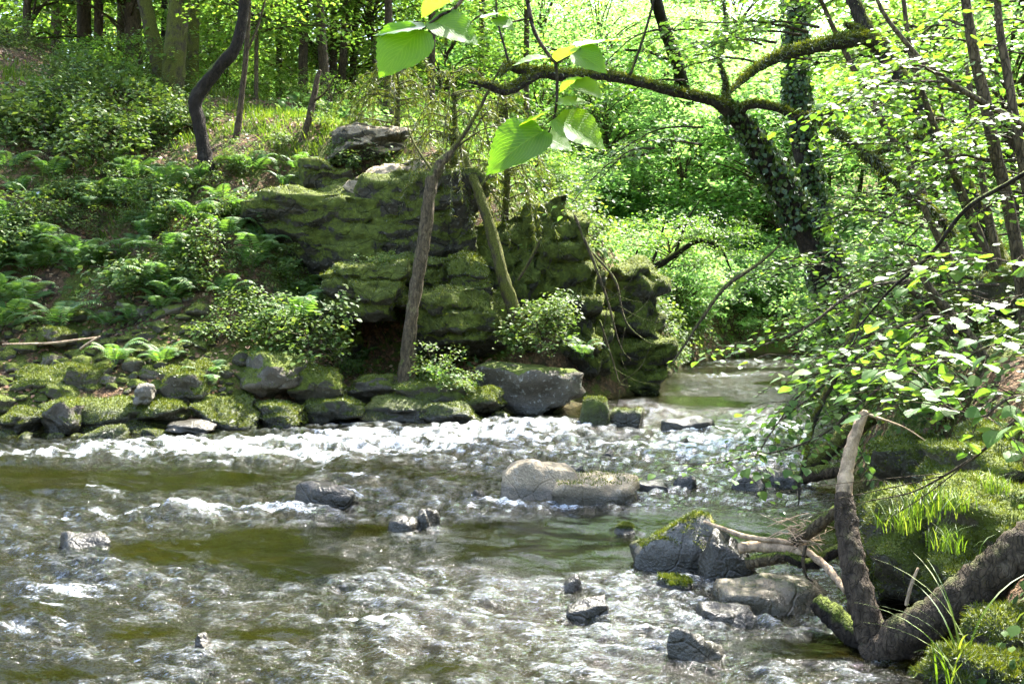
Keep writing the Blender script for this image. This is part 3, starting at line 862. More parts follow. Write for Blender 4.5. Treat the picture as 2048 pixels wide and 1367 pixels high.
# heap of stones along the left waterline
var = []
STFZ = []
for i in range(9):
    V, F = rock_VF((1, .85, .7), 900 + i * 5, 3, .4, .2, 7)
    if True:
        fz = fuzz(V, [F], 900, .10, .02, np.random.RandomState(i), (.1, .6), droop=.1)
        fzm = mesh_from('moss', *fz, M['moss'], False)
        STFZ.append(fzm)
    var.append({m: mesh_from('bank_stone', V, F, M[m]) for m in ('rock_mossy', 'rock_bank')})
cnt = 0
tries = 0
stones = []
while cnt < 300 and tries < 16000:
    tries += 1
    px = RNG.uniform(-60, 1000)
    Yb = RNG.uniform(12.9, 16.0 if px < 480 else 15.6)
    x = (px - 1024) / FPX * Yb
    d = float(river_sd(x, Yb))
    if d < -0.25 or d > (3.0 if px < 430 else 1.2):
        continue
    r = RNG.uniform(.07, .30) * (1.1 if d < .5 else .8) if tries < 5000 else RNG.uniform(.06, .14)
    if any(math.hypot(x - a, Yb - b_) < (r + c) * .72 for a, b_, c in stones) or any(math.hypot(x - a, Yb - b_) < (r + c) * .6 for a, b_, c in BANKXY):
        continue
    stones.append((x, Yb, r))
    m = 'rock_mossy' if RNG.rand() < .8 else 'rock_bank'
    vi = RNG.randint(9)
    o = link('bank_stone', var[vi][m], None, (x, Yb, hz(x, Yb) + r * .22), (RNG.uniform(-.3, .3), RNG.uniform(-.3, .3), RNG.uniform(0, 6)), (r, r * RNG.uniform(.7, 1), r * RNG.uniform(.6, 1)))
    tag(link('moss', STFZ[vi], o), kind='stuff')
    tag(o, sized(r, .06, .3) + ('moss-covered' if m == 'rock_mossy' else 'half bare grey') + ' stone on the far bank ' + where(o.location), 'rock', 'mossy stones heaped along the far waterline')
    cnt += 1

# ================================================================== LEAF TEMPLATES
Q_LEAF = (np.array([(0, 0, 0), (.36, .45, .07), (0, 1, -.04), (-.36, .45, .07)], float), np.array([(0, 1, 2), (0, 2, 3)]))
N_LEAF = (np.array([(0, 0, 0), (.05, .4, .02), (0, 1, -.08), (-.05, .4, .02)], float), np.array([(0, 1, 2), (0, 2, 3)]))
H_LEAF = (np.array([(0, 0, 0), (.33, .22, .05), (.42, .55, .05), (0, 1.0, -.10), (-.42, .55, .05), (-.33, .22, .05), (0, .5, -.02)], float),
          np.array([(0, 1, 6), (1, 2, 6), (2, 3, 6), (3, 4, 6), (4, 5, 6), (5, 0, 6)]))

def near_leaf(seed, wid=.42, teeth=15, curl=.12, droop=.18):
    """serrate hazel leaf, base at the origin, tip at y = 1, with folded midrib"""
    rng = np.random.RandomState(seed)
    ts = np.linspace(0, 1, teeth * 2 + 1)
    prof = wid * np.sin(np.pi * np.clip(ts, 0, 1) ** .78) ** .72 * (1 - .30 * ts ** 3)
    prof[0] = .0
    prof[1] = max(prof[1], .12)
    saw = np.where(np.arange(len(ts)) % 2 == 1, 1.025, .985)
    prof = prof * saw
    prof[-1] = 0
    V, UV, F = [], [], []
    for i, (tt, w) in enumerate(zip(ts, prof)):
        zc = -droop * tt ** 2
        for sx in (-1, -.5, 0, .5, 1):
            ax = abs(sx)
            y = tt - (0.05 * ax if 0 < tt < 1 else 0) + (.02 if (i % 2 and ax == 1) else 0)
            V.append((sx * w, y, zc + curl * ax * w + .012 * math.sin(tt * 26 - ax * 6) * ax))
            UV.append((sx, tt))
    n = len(ts)
    for i in range(n - 1):
        for j in range(4):
            a = i * 5 + j
            F.append((a, a + 1, a + 6, a + 5))
    return np.array(V), np.array(F), np.array(UV)

# ================================================================== CROWNS AND TREES
def crown_VF(seed, rx, rz, sprays, per, ls, flat=.16, tmpl=Q_LEAF, hollow=.45):
    rng = np.random.RandomState(seed)
    d = nrm(rng.normal(size=(sprays, 3)))
    r = (hollow + (1 - hollow) * rng.rand(sprays)) ** .8
    c = d * r[:, None] * np.array([rx, rx, rz])
    c *= (1 + .25 * rng.normal(size=(sprays, 1)).clip(-1, 1))
    out = nrm(c * np.array([1, 1, .25]) + rng.normal(size=c.shape) * .25)
    out[:, 2] = -.05 - .25 * rng.rand(sprays)
    out = nrm(out)
    side = nrm(np.cross(out, np.array([0, 0, 1.0])))
    upv = np.cross(side, out)
    n = sprays * per
    k = np.repeat(np.arange(sprays), per)
    R_ = rx * .36 * (0.6 + .8 * rng.rand(sprays))[k]
    u = rng.rand(n) * 1.6 - .6
    v = rng.normal(size=n) * .38 * (1.1 - .45 * np.abs(u))
    w = rng.normal(size=n) * flat * .6
    pos = c[k] + (out[k] * u[:, None] + side[k] * v[:, None]) * R_[:, None] + upv[k] * (w - .12 * u ** 2)[:, None] * R_[:, None]
    y = nrm(out[k] * 1.0 + side[k] * np.sign(v)[:, None] * .8 + rng.normal(size=(n, 3)) * .5)
    z = nrm(upv[k] + np.array([0, 0, .6]) + rng.normal(size=(n, 3)) * .45)
    V, F = place(tmpl, pos, y, z, ls * (.6 + .8 * rng.rand(n)))
    br = MB()
    for i in range(0, sprays, 2):
        s = np.array([0, 0, -rz * .75 + .5 * (c[i, 2] + rz * .5)])
        s[2] = min(s[2], c[i, 2] - .1)
        m = (s + c[i]) / 2 + np.array([0, 0, .12 * rx]) * rng.rand()
        tv, tf, _, _ = tube([s, m, c[i] + out[i] * rx * .25], [.035 * rx / 3, .022 * rx / 3, .006], 4, 3, 0, seed + i)
        br.add(tv, tf)
    return V, F, br

CROWNS = {}
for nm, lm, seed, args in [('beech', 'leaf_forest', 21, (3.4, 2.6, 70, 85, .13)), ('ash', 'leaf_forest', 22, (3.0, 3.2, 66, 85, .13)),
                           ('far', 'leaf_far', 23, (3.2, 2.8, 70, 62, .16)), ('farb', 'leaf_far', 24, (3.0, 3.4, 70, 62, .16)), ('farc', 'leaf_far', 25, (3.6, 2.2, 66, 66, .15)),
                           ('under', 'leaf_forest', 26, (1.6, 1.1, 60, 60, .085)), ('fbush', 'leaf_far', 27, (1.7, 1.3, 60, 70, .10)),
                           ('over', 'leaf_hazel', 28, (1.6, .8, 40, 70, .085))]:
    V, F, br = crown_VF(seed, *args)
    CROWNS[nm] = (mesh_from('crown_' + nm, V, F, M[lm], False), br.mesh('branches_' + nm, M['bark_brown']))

def crown(parent, kind, loc, sc, rz, squash=1.0):
    c, b_ = CROWNS[kind]
    base = Vector(parent.location)
    for nm, me in (('crown', c), ('branches', b_)):
        link(nm, me, parent, Vector(loc) - base, (0, 0, rz), (sc, sc, sc * squash))

def tree(name, label, paths, mat, crowns=(), group=None, seg=12, rough=.12, cat='tree', wob=0.0, pnames=None, n=6):
    """paths: first is the trunk, then limbs: lists of (px, py, Y, width px)"""
    pts = [[P(a, b_, c) for a, b_, c, w in p] for p in paths]
    base = pts[0][0]
    root = thing(name, label, cat, base, 0, group)
    res = []
    for i, (pp, p) in enumerate(zip(pts, paths)):
        rad = [w * c / FPX / 2 * .8 for a, b_, c, w in p]
        V, F, C, rr = tube([q - base for q in pp], rad, seg if i == 0 else max(6, seg - 3), n, rough, i * 7 + len(label), wob)
        m = mat if isinstance(mat, str) else mat[min(i, len(mat) - 1)]
        nm = (pnames[i] if pnames and i < len(pnames) else ('trunk' if i == 0 else 'limb'))
        link(nm, mesh_from(nm, V, F, M[m]), root)
        res.append((V, F, C, rr))
    for q in crowns:
        crown(root, *q)
    return root, res

# ---- left forest: trees named by what sets them apart
def top(px, Y, z):      # a point above the frame over a pixel column
    return Vector(((px - 1024) / FPX * Y, Y, z))
tree('curved_tree', 'dark crooked tree with an elbow bend on the far slope', [[(415, 345, 18.6, 40), (408, 300, 18.6, 34), (398, 245, 18.6, 33), (392, 198, 18.6, 34), (436, 138, 18.6, 32), (472, 92, 18.6, 29), (486, 30, 18.6, 26), (490, -60, 18.6, 24), (480, -260, 18.8, 20)],
     [(486, 30, 18.6, 12), (520, -80, 18.8, 9), (560, -200, 19, 5)]], 'bark_dark', [('beech', top(480, 18.8, 11.2), .6, .3)], seg=14, rough=.2)
tree('mossy_tree', 'thickest moss-green trunk at the top of the far slope', [[(338, 285, 24, 70), (342, 220, 24, 60), (350, 110, 24, 55), (360, 0, 24, 52), (366, -150, 24, 46), (372, -420, 24, 30)]], 'bark_mossy', [('beech', top(370, 24, 12.9), .85, 1.0)], seg=14)
tree('mossy_tree', 'mossy trunk leaning left beside the thickest one', [[(330, 200, 24.6, 46), (318, 130, 24.6, 38), (298, 40, 24.6, 35), (276, -60, 24.6, 32), (240, -300, 24.6, 22)]], 'bark_mossy', [('ash', top(240, 24.6, 12.8), .7, 2.0)])
tree('mossy_tree', 'straight mossy trunk just right of the thickest one', [[(382, 215, 25.5, 42), (384, 130, 25.5, 34), (386, 0, 25.5, 31), (390, -300, 25.5, 22)]], 'bark_mossy', [('beech', top(390, 25.5, 14), .75, 4.0)])
tree('forest_tree', 'brown trunk behind the moss trunks, left of the leaning one', [[(268, 200, 31, 46), (266, 60, 31, 40), (262, -60, 31, 36), (258, -300, 31, 20)]], 'bark_brown', [('ash', top(258, 31, 13), 1.25, 5.0)])
tree('forest_tree', 'slim brown trunk in the upper left corner', [[(52, 130, 30, 20), (54, 0, 30, 17), (60, -250, 30, 12)]], 'bark_brown', [('ash', top(60, 30, 13), 1.2, .7)])
tree('forest_tree', 'dark trunk in the shade between left corner and brown trunk', [[(170, 160, 32, 38), (168, 20, 32, 33), (160, -260, 32, 22)]], 'bark_brown', [('beech', top(160, 32, 14), 1.2, 1.7)])
tree('forest_tree', 'thin dark trunk seen between the leaning and thickest moss trunks', [[(328, 130, 36, 18), (330, -40, 36, 16), (330, -260, 36, 10)]], 'bark_dark', [('ash', top(330, 36, 16), 1.2, 2.7)])
tree('sapling', 'slim pale sapling right of the crooked tree', [[(470, 300, 20, 20), (480, 220, 20, 15), (492, 110, 20, 13), (498, 0, 20, 11), (500, -150, 20, 8)], [(492, 110, 20, 7), (520, 40, 20.2, 5), (540, -40, 20.4, 3)]], 'bark_brown', [('under', top(500, 20, 8.8), 1.0, 1.0)])
tree('sapling', 'thin straight pale stem behind the slim sapling', [[(512, 240, 26, 12), (513, 100, 26, 10), (514, -80, 26, 8)]], 'bark_pole', [('under', top(514, 26, 10), 1.5, 2.0)])
tree('snag', 'short leaning broken stem with a bent side branch on the grassy ledge', [[(596, 320, 19.6, 26), (606, 280, 19.6, 18), (622, 220, 19.6, 17), (634, 160, 19.6, 13), (640, 140, 19.6, 8)], [(624, 205, 19.6, 7), (650, 185, 19.5, 5), (672, 150, 19.4, 3)]], 'bark_brown', seg=9, rough=.25)
for px, Y, w, lab in [(604, 34, 24, 'dark forest trunk behind the broken stem'), (664, 36, 20, 'forest trunk right of the dark one behind the broken stem'), (556, 40, 18, 'far slim trunk left of the dark forest trunk'),
                      (860, 33, 20, 'forest trunk above the cliff, behind the sunlit twigs'), (708, 44, 16, 'far thin trunk above the sunlit ledge'), (110, 40, 26, 'far trunk near the upper left corner'), (430, 42, 20, 'far trunk seen left of the crooked tree'),
                      (960, 42, 16, 'far thin trunk above the mossy arching bough'), (1050, 38, 15, 'slender far trunk behind the hanging leaves')]:
    zg = hz((px - 1024) / FPX * Y, Y)
    py0 = HZ - (zg - CAMZ) * FPX / Y
    tree('forest_tree', lab, [[(px, py0 + 20, Y, w * 1.3), (px + 2, py0 - 90, Y, w), (px + 4, -20, Y, w * .9), (px + 6, -200, Y, w * .6)]], 'bark_brown', [(random.Random(px).choice(['beech', 'ash']), top(px, Y, zg + 10.5), 1.05, px * .1), ('under', top(px + 30, Y + 2, zg + 4), 2.0, px * .2)], seg=9)

# ---- unnamed wood: left plateau, far hillside, right slope
rr_ = random.Random(3)
def wood(n, xr, yr, kinds, label, group, hr, sc, trunk, skip=None):
    k = 0
    tr = 0
    while k < n and tr < n * 30:
        tr += 1
        x, y = rr_.uniform(*xr), rr_.uniform(*yr)
        if float(river_sd(x, y)) < 1.0 or (skip and skip(x, y)):
            continue
        k += 1
        z = hz(x, y)
        h = rr_.uniform(*hr)
        s = rr_.uniform(*sc)
        root = thing('woodland_tree', sized(s, *sc) + label + ' ' + where((x, y, z + h)), 'tree', (x, y, z), 0, group)
        ln = (rr_.uniform(-.8, .8), rr_.uniform(-.8, .8))
        V, F, _, _ = tube([(0, 0, -.3), (ln[0] * .4, ln[1] * .4, h * .4), (ln[0], ln[1], h)], [trunk, trunk * .8, trunk * .35], 8, 4, .1, k)
        link('trunk', mesh_from('trunk', V, F, M['bark_brown']), root)
        crown(root, rr_.choice(kinds), (x + ln[0], y + ln[1], z + h), s, rr_.uniform(0, 6.28), rr_.uniform(.8, 1.1))
wood(13, (-26, -3), (28, 46), ['beech', 'ash'], 'shaded woodland tree', 'trees of the wood on the left', (6, 11), (1.0, 1.35), .16)
wood(22, (-30, 2), (46, 75), ['ash', 'beech', 'farb'], 'distant shaded woodland tree', 'far trees of the wood on the left', (4, 9), (1.4, 1.9), .16)
wood(26, (1, 24), (37, 52), ['far', 'farb', 'farc'], 'sunlit hillside tree', 'sunlit trees beyond the bend', (3.5, 9), (.9, 1.4), .13)
wood(26, (-4, 40), (52, 75), ['far', 'farb', 'farc'], 'distant sunlit valley tree', 'distant trees of the valley side', (3.5, 9), (1.3, 1.8), .15)
wood(12, (9, 20), (11, 30), ['far', 'ash', 'farc'], 'tree on the right slope', 'trees on the right slope', (4, 8), (.9, 1.2), .12)

def bushes(n, pts, kind, name, label, cat, group, sc, lift=.3):
    for x, y in pts[:n]:
        z = hz(x, y)
        s = rr_.uniform(*sc)
        root = thing(name, sized(s, *sc) + label + ' ' + where((x, y, z), .5), cat, (x, y, z), 0, group)
        crown(root, kind, (x, y, z + lift * s), s, rr_.uniform(0, 6.28), rr_.uniform(.7, 1.1))
def scatter(n, xr, yr, dmin, dmax, ok=None):
    out = []
    tr = 0
    while len(out) < n and tr < n * 60:
        tr += 1
        x, y = rr_.uniform(*xr), rr_.uniform(*yr)
        d = float(river_sd(x, y))
        if dmin < d < dmax and (ok is None or ok(x, y)):
            out.append((x, y))
    return out
bushes(30, scatter(30, (3, 16), (27, 42), .3, 6, lambda x, y: y > 24 + .2 * x), 'fbush', 'bush', 'sunlit leafy bush', 'bush', 'bushes at the river bend', (.6, 1.2), .8)
bushes(26, scatter(26, (5, 16), (27, 37), .15, 1.6), 'fbush', 'bush', 'waterside bush', 'bush', 'bushes at the waterside of the bend', (.45, .8), .45)
bushes(44, scatter(44, (-3, 16), (33, 50), 1, 30), 'fbush', 'bush', 'sunlit hillside bush', 'bush', 'bushes on the sunlit hillside', (1.0, 1.9), .7)
bushes(16, scatter(16, (5, 12), (15, 30), .2, 3), 'fbush', 'bush', 'right bank leafy bush', 'bush', 'bushes on the right bank upstream', (.6, 1.0), .9)
bushes(26, scatter(26, (-14, 1), (23, 36), 3, 40), 'under', 'understorey_bush', 'shaded understorey bush', 'bush', 'understorey of the wood', (.5, 1.0), .6)

# ================================================================== TREES AT THE CLIFF
tree('snag_tree', 'mossy dead leaning trunk standing in front of the cliff', [[(812, 790, 15.4, 62), (815, 740, 15.4, 44), (822, 640, 15.4, 33), (838, 540, 15.4, 32), (852, 450, 15.4, 32), (862, 370, 15.4, 31), (880, 330, 15.4, 26), (905, 300, 15.4, 14)],
     [(885, 325, 15.4, 14), (930, 265, 15.4, 10), (960, 215, 15.4, 8), (985, 165, 15.3, 6), (1010, 120, 15.2, 4)], [(870, 350, 15.4, 9), (830, 290, 15.5, 5), (810, 240, 15.6, 3)], [(905, 300, 15.4, 8), (960, 262, 15.5, 4), (1000, 250, 15.6, 2)]],
     ['bark_pole', 'bark_mossy'], seg=14, rough=.28, n=8)
root, res = tree('leaning_tree', 'mossy slanting trunk growing against the cliff', [[(1050, 690, 16.6, 60), (1035, 640, 16.6, 40), (1008, 560, 16.6, 32), (985, 470, 16.7, 30), (955, 380, 16.8, 26), (935, 330, 16.9, 20), (915, 270, 17, 12)],
     [(1036, 560, 16.4, 7), (1060, 520, 16.3, 9), (1082, 475, 16.2, 6)], [(955, 380, 16.8, 9), (990, 330, 17, 6), (1000, 280, 17.2, 3)]], 'bark_mossy', seg=12, rough=.2)
# feathery drooping twigs of the conifers on the cliff top
def droop_tree(label, px, py, Y, n, spread, drop, seed):
    rng = np.random.RandomState(seed)
    base = P(px, py, Y)
    root = thing('drooping_conifer', label, 'tree', base, 0)
    V, F, C, rr = tube([(0, 0, 0), (.05, .05, 1.2), (0, .1, 2.6)], [.07, .05, .015], 7, 5, .15, seed)
    link('trunk', mesh_from('trunk', V, F, M['bark_mossy']), root)
    mb, mt = MB(), MB()
    for i in range(n):
        z0 = rng.uniform(.3, 2.5)
        a = rng.uniform(0, 6.28)
        L = spread * rng.uniform(.5, 1) * (1.15 - .25 * z0)
        d = np.array([math.cos(a), math.sin(a) * .7, 0])
        p = np.array([(0, 0, z0), tuple(d * L * .5 + [0, 0, z0 + .08]), tuple(d * L * .9 + [0, 0, z0 - drop * .35]), tuple(d * L * 1.05 + [0, 0, z0 - drop * rng.uniform(.6, 1.1)])])
        V, F, C, rr = tube(p, [.016, .01, .006, .002], 4, 5, 0, i)
        mb.add(V, F)
        k = 190
        t_ = rng.rand(k) * (len(C) - 1)
        i0 = t_.astype(int).clip(0, len(C) - 2)
        q = C[i0] + (C[i0 + 1] - C[i0]) * (t_ - i0)[:, None]
        dd = nrm(np.array([0, 0, -1.0]) + d * .4 + rng.normal(size=(k, 3)) * .55)
        V, F = place(N_LEAF, q, dd, rng.normal(size=(k, 3)), .04 + .12 * rng.rand(k))
        mt.add(V, F)
    link('branches', mb.mesh('branches', M['bark_pole']), root)
    link('needles', mt.mesh('needles', M['needle'], False), root)
M['needle'] = leaf_mat('needle', [(0.0, (0.05, 0.075, 0.014)), (0.6, (0.085, 0.11, 0.02)), (1.0, (0.14, 0.15, 0.03))], .5, (1.5, 1.5, .6), .5, .1)
droop_tree('feathery conifer with drooping twigs above the dead leaning trunk', 905, 420, 17.4, 46, 1.5, 1.2, 1)
droop_tree('feathery conifer spreading over the sunlit rock ledge', 790, 330, 19.4, 44, 1.7, .9, 2)
droop_tree('feathery conifer drooping over the cliff right of the slanting trunk', 1010, 440, 17.9, 34, 1.2, 1.3, 3)

# ================================================================== LEANING TREES ON THE RIGHT
root, res = tree('leaning_tree', 'big ivy-hung trunk leaning over the river with the long arching mossy bough',
     [[(1745, 860, 13.5, 120), (1700, 700, 13.5, 96), (1660, 560, 13.5, 88), (1615, 460, 13.4, 78), (1560, 360, 13.2, 66), (1505, 275, 13.0, 52), (1455, 215, 12.8, 40)],
      [(1462, 222, 12.8, 40), (1420, 200, 12.6, 26), (1350, 185, 12.3, 24), (1280, 165, 12.0, 24), (1200, 150, 11.8, 26), (1130, 152, 11.6, 29), (1082, 146, 11.4, 28), (1040, 168, 11.3, 26), (1010, 182, 11.2, 23), (975, 170, 11.1, 19), (938, 163, 11.0, 8)],
      [(1082, 146, 11.4, 20), (1040, 140, 11.3, 22), (1018, 134, 11.2, 18), (1005, 150, 11.1, 6)],
      [(1455, 215, 12.8, 22), (1450, 165, 12.8, 12), (1440, 125, 12.8, 10), (1452, 60, 12.8, 7), (1440, -40, 12.8, 5)],
      [(1475, 225, 12.8, 26), (1500, 210, 12.7, 20), (1545, 214, 12.6, 20), (1600, 232, 12.5, 14), (1680, 222, 12.4, 9), (1760, 205, 12.3, 5)],
      [(1019, 130, 11.2, 8), (1008, 90, 11.2, 6), (995, 40, 11.2, 5), (990, -40, 11.2, 4)],
      [(1260, 150, 11.9, 8), (1285, 80, 11.9, 7), (1305, 10, 11.9, 6), (1315, -60, 11.9, 5)]],
     ['bark_dark', 'bark_limb'], seg=14, rough=.22, n=8, pnames=['trunk', 'bough'])
rng = np.random.RandomState(4)
mb = MB()
for V, F, C, rr in res[1:5]:
    n = int(1400 * len(C) / 80 * 3.5)
    mb.add(*fuzz(V, F, n, .05, .009, rng, (-.35, .4)))
tag(link('moss', mb.mesh('moss', M['moss'], False), root), kind='stuff')
# ivy on the trunk
def ivy(root, res, n, ls, seed, off=.05):
    rng = np.random.RandomState(seed)
    V, F, C, rr = res
    p, nn = surf_sample(V, F, n, rng)
    keep = fbm(p[:, 0] * 1.6 + seed, p[:, 1] * 1.6, p[:, 2] * 1.6, 2) > -.25
    p, nn = p[keep], nn[keep]
    z = nrm(nn + rng.normal(size=p.shape) * .45)
    y = nrm(np.array([0, 0, -1.0]) + rng.normal(size=p.shape) * .6)
    v, f = place(H_LEAF, p + nn * off * (.3 + 1.5 * rng.rand(len(p), 1)), y, z, ls * (.6 + .8 * rng.rand(len(p))))
    link('ivy', mesh_from('ivy', v, f, M['ivy'], False), root)
ivy(root, res[0], 5200, .065, 3, .04)
root, res = tree('ivy_tree', 'upright trunk wrapped in dark ivy behind the leaning tree', [[(1720, 760, 14.6, 90), (1680, 640, 14.6, 74), (1645, 480, 14.6, 64), (1618, 360, 14.6, 56), (1600, 250, 14.6, 50), (1592, 140, 14.6, 46), (1590, 0, 14.6, 40), (1590, -160, 14.6, 30)]],
     'bark_dark', crowns=[('far', P(1590, -330, 15), .9, .5)], seg=12)
ivy(root, res[0], 7500, .065, 5, .05)
root, res = tree('leaning_tree', 'dark mossy trunk leaning left at the upper right with thick mossy limbs',
     [[(2080, 700, 9.6, 80), (2020, 580, 9.8, 62), (1975, 480, 10, 54), (1925, 365, 10, 48), (1865, 255, 10, 44), (1795, 145, 10, 40), (1735, 60, 10, 36), (1690, -40, 10, 30), (1640, -160, 10, 20)],
      [(1768, 95, 10, 34), (1730, 78, 9.9, 34), (1690, 82, 9.8, 38), (1620, 96, 9.7, 32), (1560, 112, 9.6, 28), (1510, 140, 9.5, 22), (1480, 165, 9.4, 16), (1462, 185, 9.3, 6)],
      [(1740, 80, 10, 22), (1712, 60, 9.9, 20), (1690, 48, 9.8, 10)]],
     'bark_limb', seg=13, rough=.22, n=8)
mb = MB()
for (V, F, C, rr), n in zip(res, (3000, 6500, 900)):
    mb.add(*fuzz(V, F, n, .04, .007, rng, (-.5, .3), droop=.5))
tag(link('moss', mb.mesh('moss', M['moss'], False), root), kind='stuff')
root, res = tree('fallen_limb', 'shaggy moss-hung limb slanting down to the right through the thicket', [[(1905, 470, 10.6, 26), (1870, 430, 10.6, 24), (1820, 385, 10.6, 28), (1765, 335, 10.6, 28), (1700, 285, 10.6, 24), (1655, 250, 10.6, 18), (1625, 238, 10.6, 6)]], 'bark_limb', seg=10, rough=.25, cat='branch', pnames=['branch'])
V, F, C, rr = res[0]
tag(link('moss', mesh_from('moss', *fuzz(V, F, 4200, .07, .008, rng, (-.9, .2), droop=1.1), M['moss'], False), root), kind='stuff')
root, res = tree('mossy_branch', 'gnarled mossy branch forking behind the shaggy limb', [[(1880, 300, 11.4, 16), (1840, 272, 11.4, 20), (1800, 285, 11.4, 18), (1755, 305, 11.4, 20), (1728, 325, 11.4, 10)], [(1838, 272, 11.4, 10), (1842, 250, 11.4, 12), (1832, 230, 11.4, 6)]], 'bark_limb', seg=9, rough=.3, cat='branch', pnames=['branch', 'fork'])
V, F, C, rr = res[0]
tag(link('moss', mesh_from('moss', *fuzz(V, F, 1800, .05, .008, rng, (-.5, .2), droop=.6), M['moss'], False), root), kind='stuff')
tree('far_tree', 'dark leaning trunk high over the river bend', [[(1408, 420, 50, 38), (1386, 270, 48, 34), (1358, 140, 42, 33), (1330, 60, 38, 30), (1305, -30, 36, 28), (1280, -160, 35, 18)], [(1355, 130, 41.5, 10), (1300, 104, 41, 9), (1250, 100, 41, 6)]], 'bark_dark', crowns=[('far', P(1270, -220, 35), .9, 1.0)], seg=10, rough=.2)
tree('fallen_tree', 'dark fallen tree with upturned branches beyond the cliff end', [[(1205, 560, 23.5, 26), (1260, 545, 23.5, 22), (1310, 532, 23.3, 20), (1352, 508, 23.2, 16), (1395, 482, 23, 12), (1440, 495, 23, 8), (1462, 540, 23, 4)],
      [(1300, 534, 23.3, 10), (1318, 490, 23.3, 7), (1330, 440, 23.4, 4)], [(1350, 508, 23.2, 9), (1375, 440, 23.2, 6), (1400, 400, 23.2, 3)], [(1260, 545, 23.5, 9), (1275, 500, 23.4, 6)]], 'bark_dark', crowns=[('over', P(1340, 480, 23.4), .9, 0), ('over', P(1430, 470, 23.4), .7, 1)], seg=8, rough=.25)

# ================================================================== HAZEL THICKET ON THE RIGHT BANK
def hazel_twigs(branches, seed, tw=(.25, .6), step=.09, ls=.085, up=.0):
    """branches: list of (C, rr). returns leaf arrays and a twig mesh builder"""
    rng = np.random.RandomState(seed)
    mb = MB()
    pos, ys, zs, sc = [], [], [], []
    for C, rr in branches:
        seglen = np.linalg.norm(np.diff(C, axis=0), axis=1)
        L = seglen.sum()
        n = max(2, int(L / step))
        cs = np.concatenate([[0], np.cumsum(seglen)])
        for q in range(n):
            s = L * (q + rng.rand()) / n
            if s < L * .12:
                continue
            i = min(np.searchsorted(cs, s) - 1, len(C) - 2)
            i = max(i, 0)
            p = C[i] + (C[i + 1] - C[i]) * ((s - cs[i]) / max(seglen[i], 1e-6))
            fw = nrm(C[i + 1] - C[i])
            a = rng.uniform(0, 6.28)
            d = nrm(fw * .7 + np.array([math.cos(a), math.sin(a), rng.uniform(-.15, .25) + up]))
            l = rng.uniform(*tw)
            mid = p + d * l * .5 + [0, 0, .03]
            e = p + d * l + [0, 0, -.12 * l]
            tv, tf, _, _ = tube([p, mid, e], [.0035, .0025, .001], 3, 2, 0, q)
            mb.add(tv, tf)
            k = max(3, int(l / .07))
            side = nrm(np.cross(d, [0, 0, 1.0]))
            for j in range(k):
                u = (j + .6) / k
                b0 = (p * (1 - u) ** 2 + 2 * mid * u * (1 - u) + e * u * u)
                sg = 1 if j % 2 else -1
                y = nrm(d * (.55 + .5 * u) + side * sg * (1.0 - .5 * u) + [0, 0, rng.uniform(-.45, .05)])
                pos.append(b0 + y * .015)
                ys.append(y)
                zs.append(nrm(np.array([0, 0, 1.0]) + rng.normal(size=3) * .30))
                sc.append(ls * rng.uniform(.4, 1.3))
    return np.array(pos), np.array(ys), np.array(zs), np.array(sc), mb

HZ_V = [near_leaf(40 + i, .40 + .02 * i, 7, .05 + .03 * i, .12 + .04 * i) for i in range(4)]
M['leaf_bank'] = leaf_mat('leaf_bank', [(0.0, (0.045, 0.11, 0.02)), (0.5, (0.065, 0.14, 0.025)), (1.0, (0.11, 0.18, 0.03))], 0.52, (1.9, 2.0, 0.7), 0.4, 0.28, veins=True)
HAZEL_MESH = [mesh_from('hazel_leaf', V, F, M['leaf_bank'], True, uv=UV) for V, F, UV in HZ_V]

def hazel(label, base, stems, branches, seed, nleaf, ls=.085, step=.09, tw=(.25, .6), group='hazel bushes on the right bank', extra=None):
    """base: ground point; stems: thick pole polylines; branches: leaf-bearing polylines, both as (px, py, Y, w px)"""
    root = thing('hazel_bush', label, 'bush', base, 0, group)
    B = np.array(base)
    for p in stems:
        V, F, C, rr = tube([P(a, b_, c) - base for a, b_, c, w in p], [w * c / FPX / 2 for a, b_, c, w in p], 9, 6, .12, seed, .01)
        link('stem', mesh_from('stem', V, F, M['bark_pole']), root)
    bl = []
    for p in branches:
        V, F, C, rr = tube([P(a, b_, c) - base for a, b_, c, w in p], [w * c / FPX / 2 for a, b_, c, w in p], 6, 6, .15, seed, .015)
        link('branch', mesh_from('branch', V, F, M['twig']), root)
        bl.append((C, rr))
    pos, y, z, sc, mb = hazel_twigs(bl, seed, tw, step, ls)
    tag(link('twigs', mb.mesh('twigs', M['twig']), root), kind='stuff')
    wp = pos + B
    dist = wp[:, 1]
    inv = (np.abs(wp[:, 0] / wp[:, 1]) < .54) & (wp[:, 2] - CAMZ < .31 * wp[:, 1])
    order = np.argsort(np.where(inv, -sc / dist, 1))
    near, rest = order[:nleaf], order[nleaf:]
    for i in near:
        yy = nrm(y[i]); x = nrm(np.cross(yy, z[i])); zz = np.cross(x, yy)
        o = bpy.data.objects.new('leaf', HAZEL_MESH[i % 4])
        COL.objects.link(o)
        o.parent = root
        s = sc[i]
        o.matrix_local = Matrix(((x[0] * s, yy[0] * s, zz[0] * s, pos[i][0]), (x[1] * s, yy[1] * s, zz[1] * s, pos[i][1]), (x[2] * s, yy[2] * s, zz[2] * s, pos[i][2]), (0, 0, 0, 1)))
    if not len(rest):
        return root
    V, F = place(H_LEAF, pos[rest], y[rest], z[rest], sc[rest])
    tag(link('foliage', mesh_from('foliage', V, F, M['leaf_hazel'], False), root), kind='stuff')
    return root

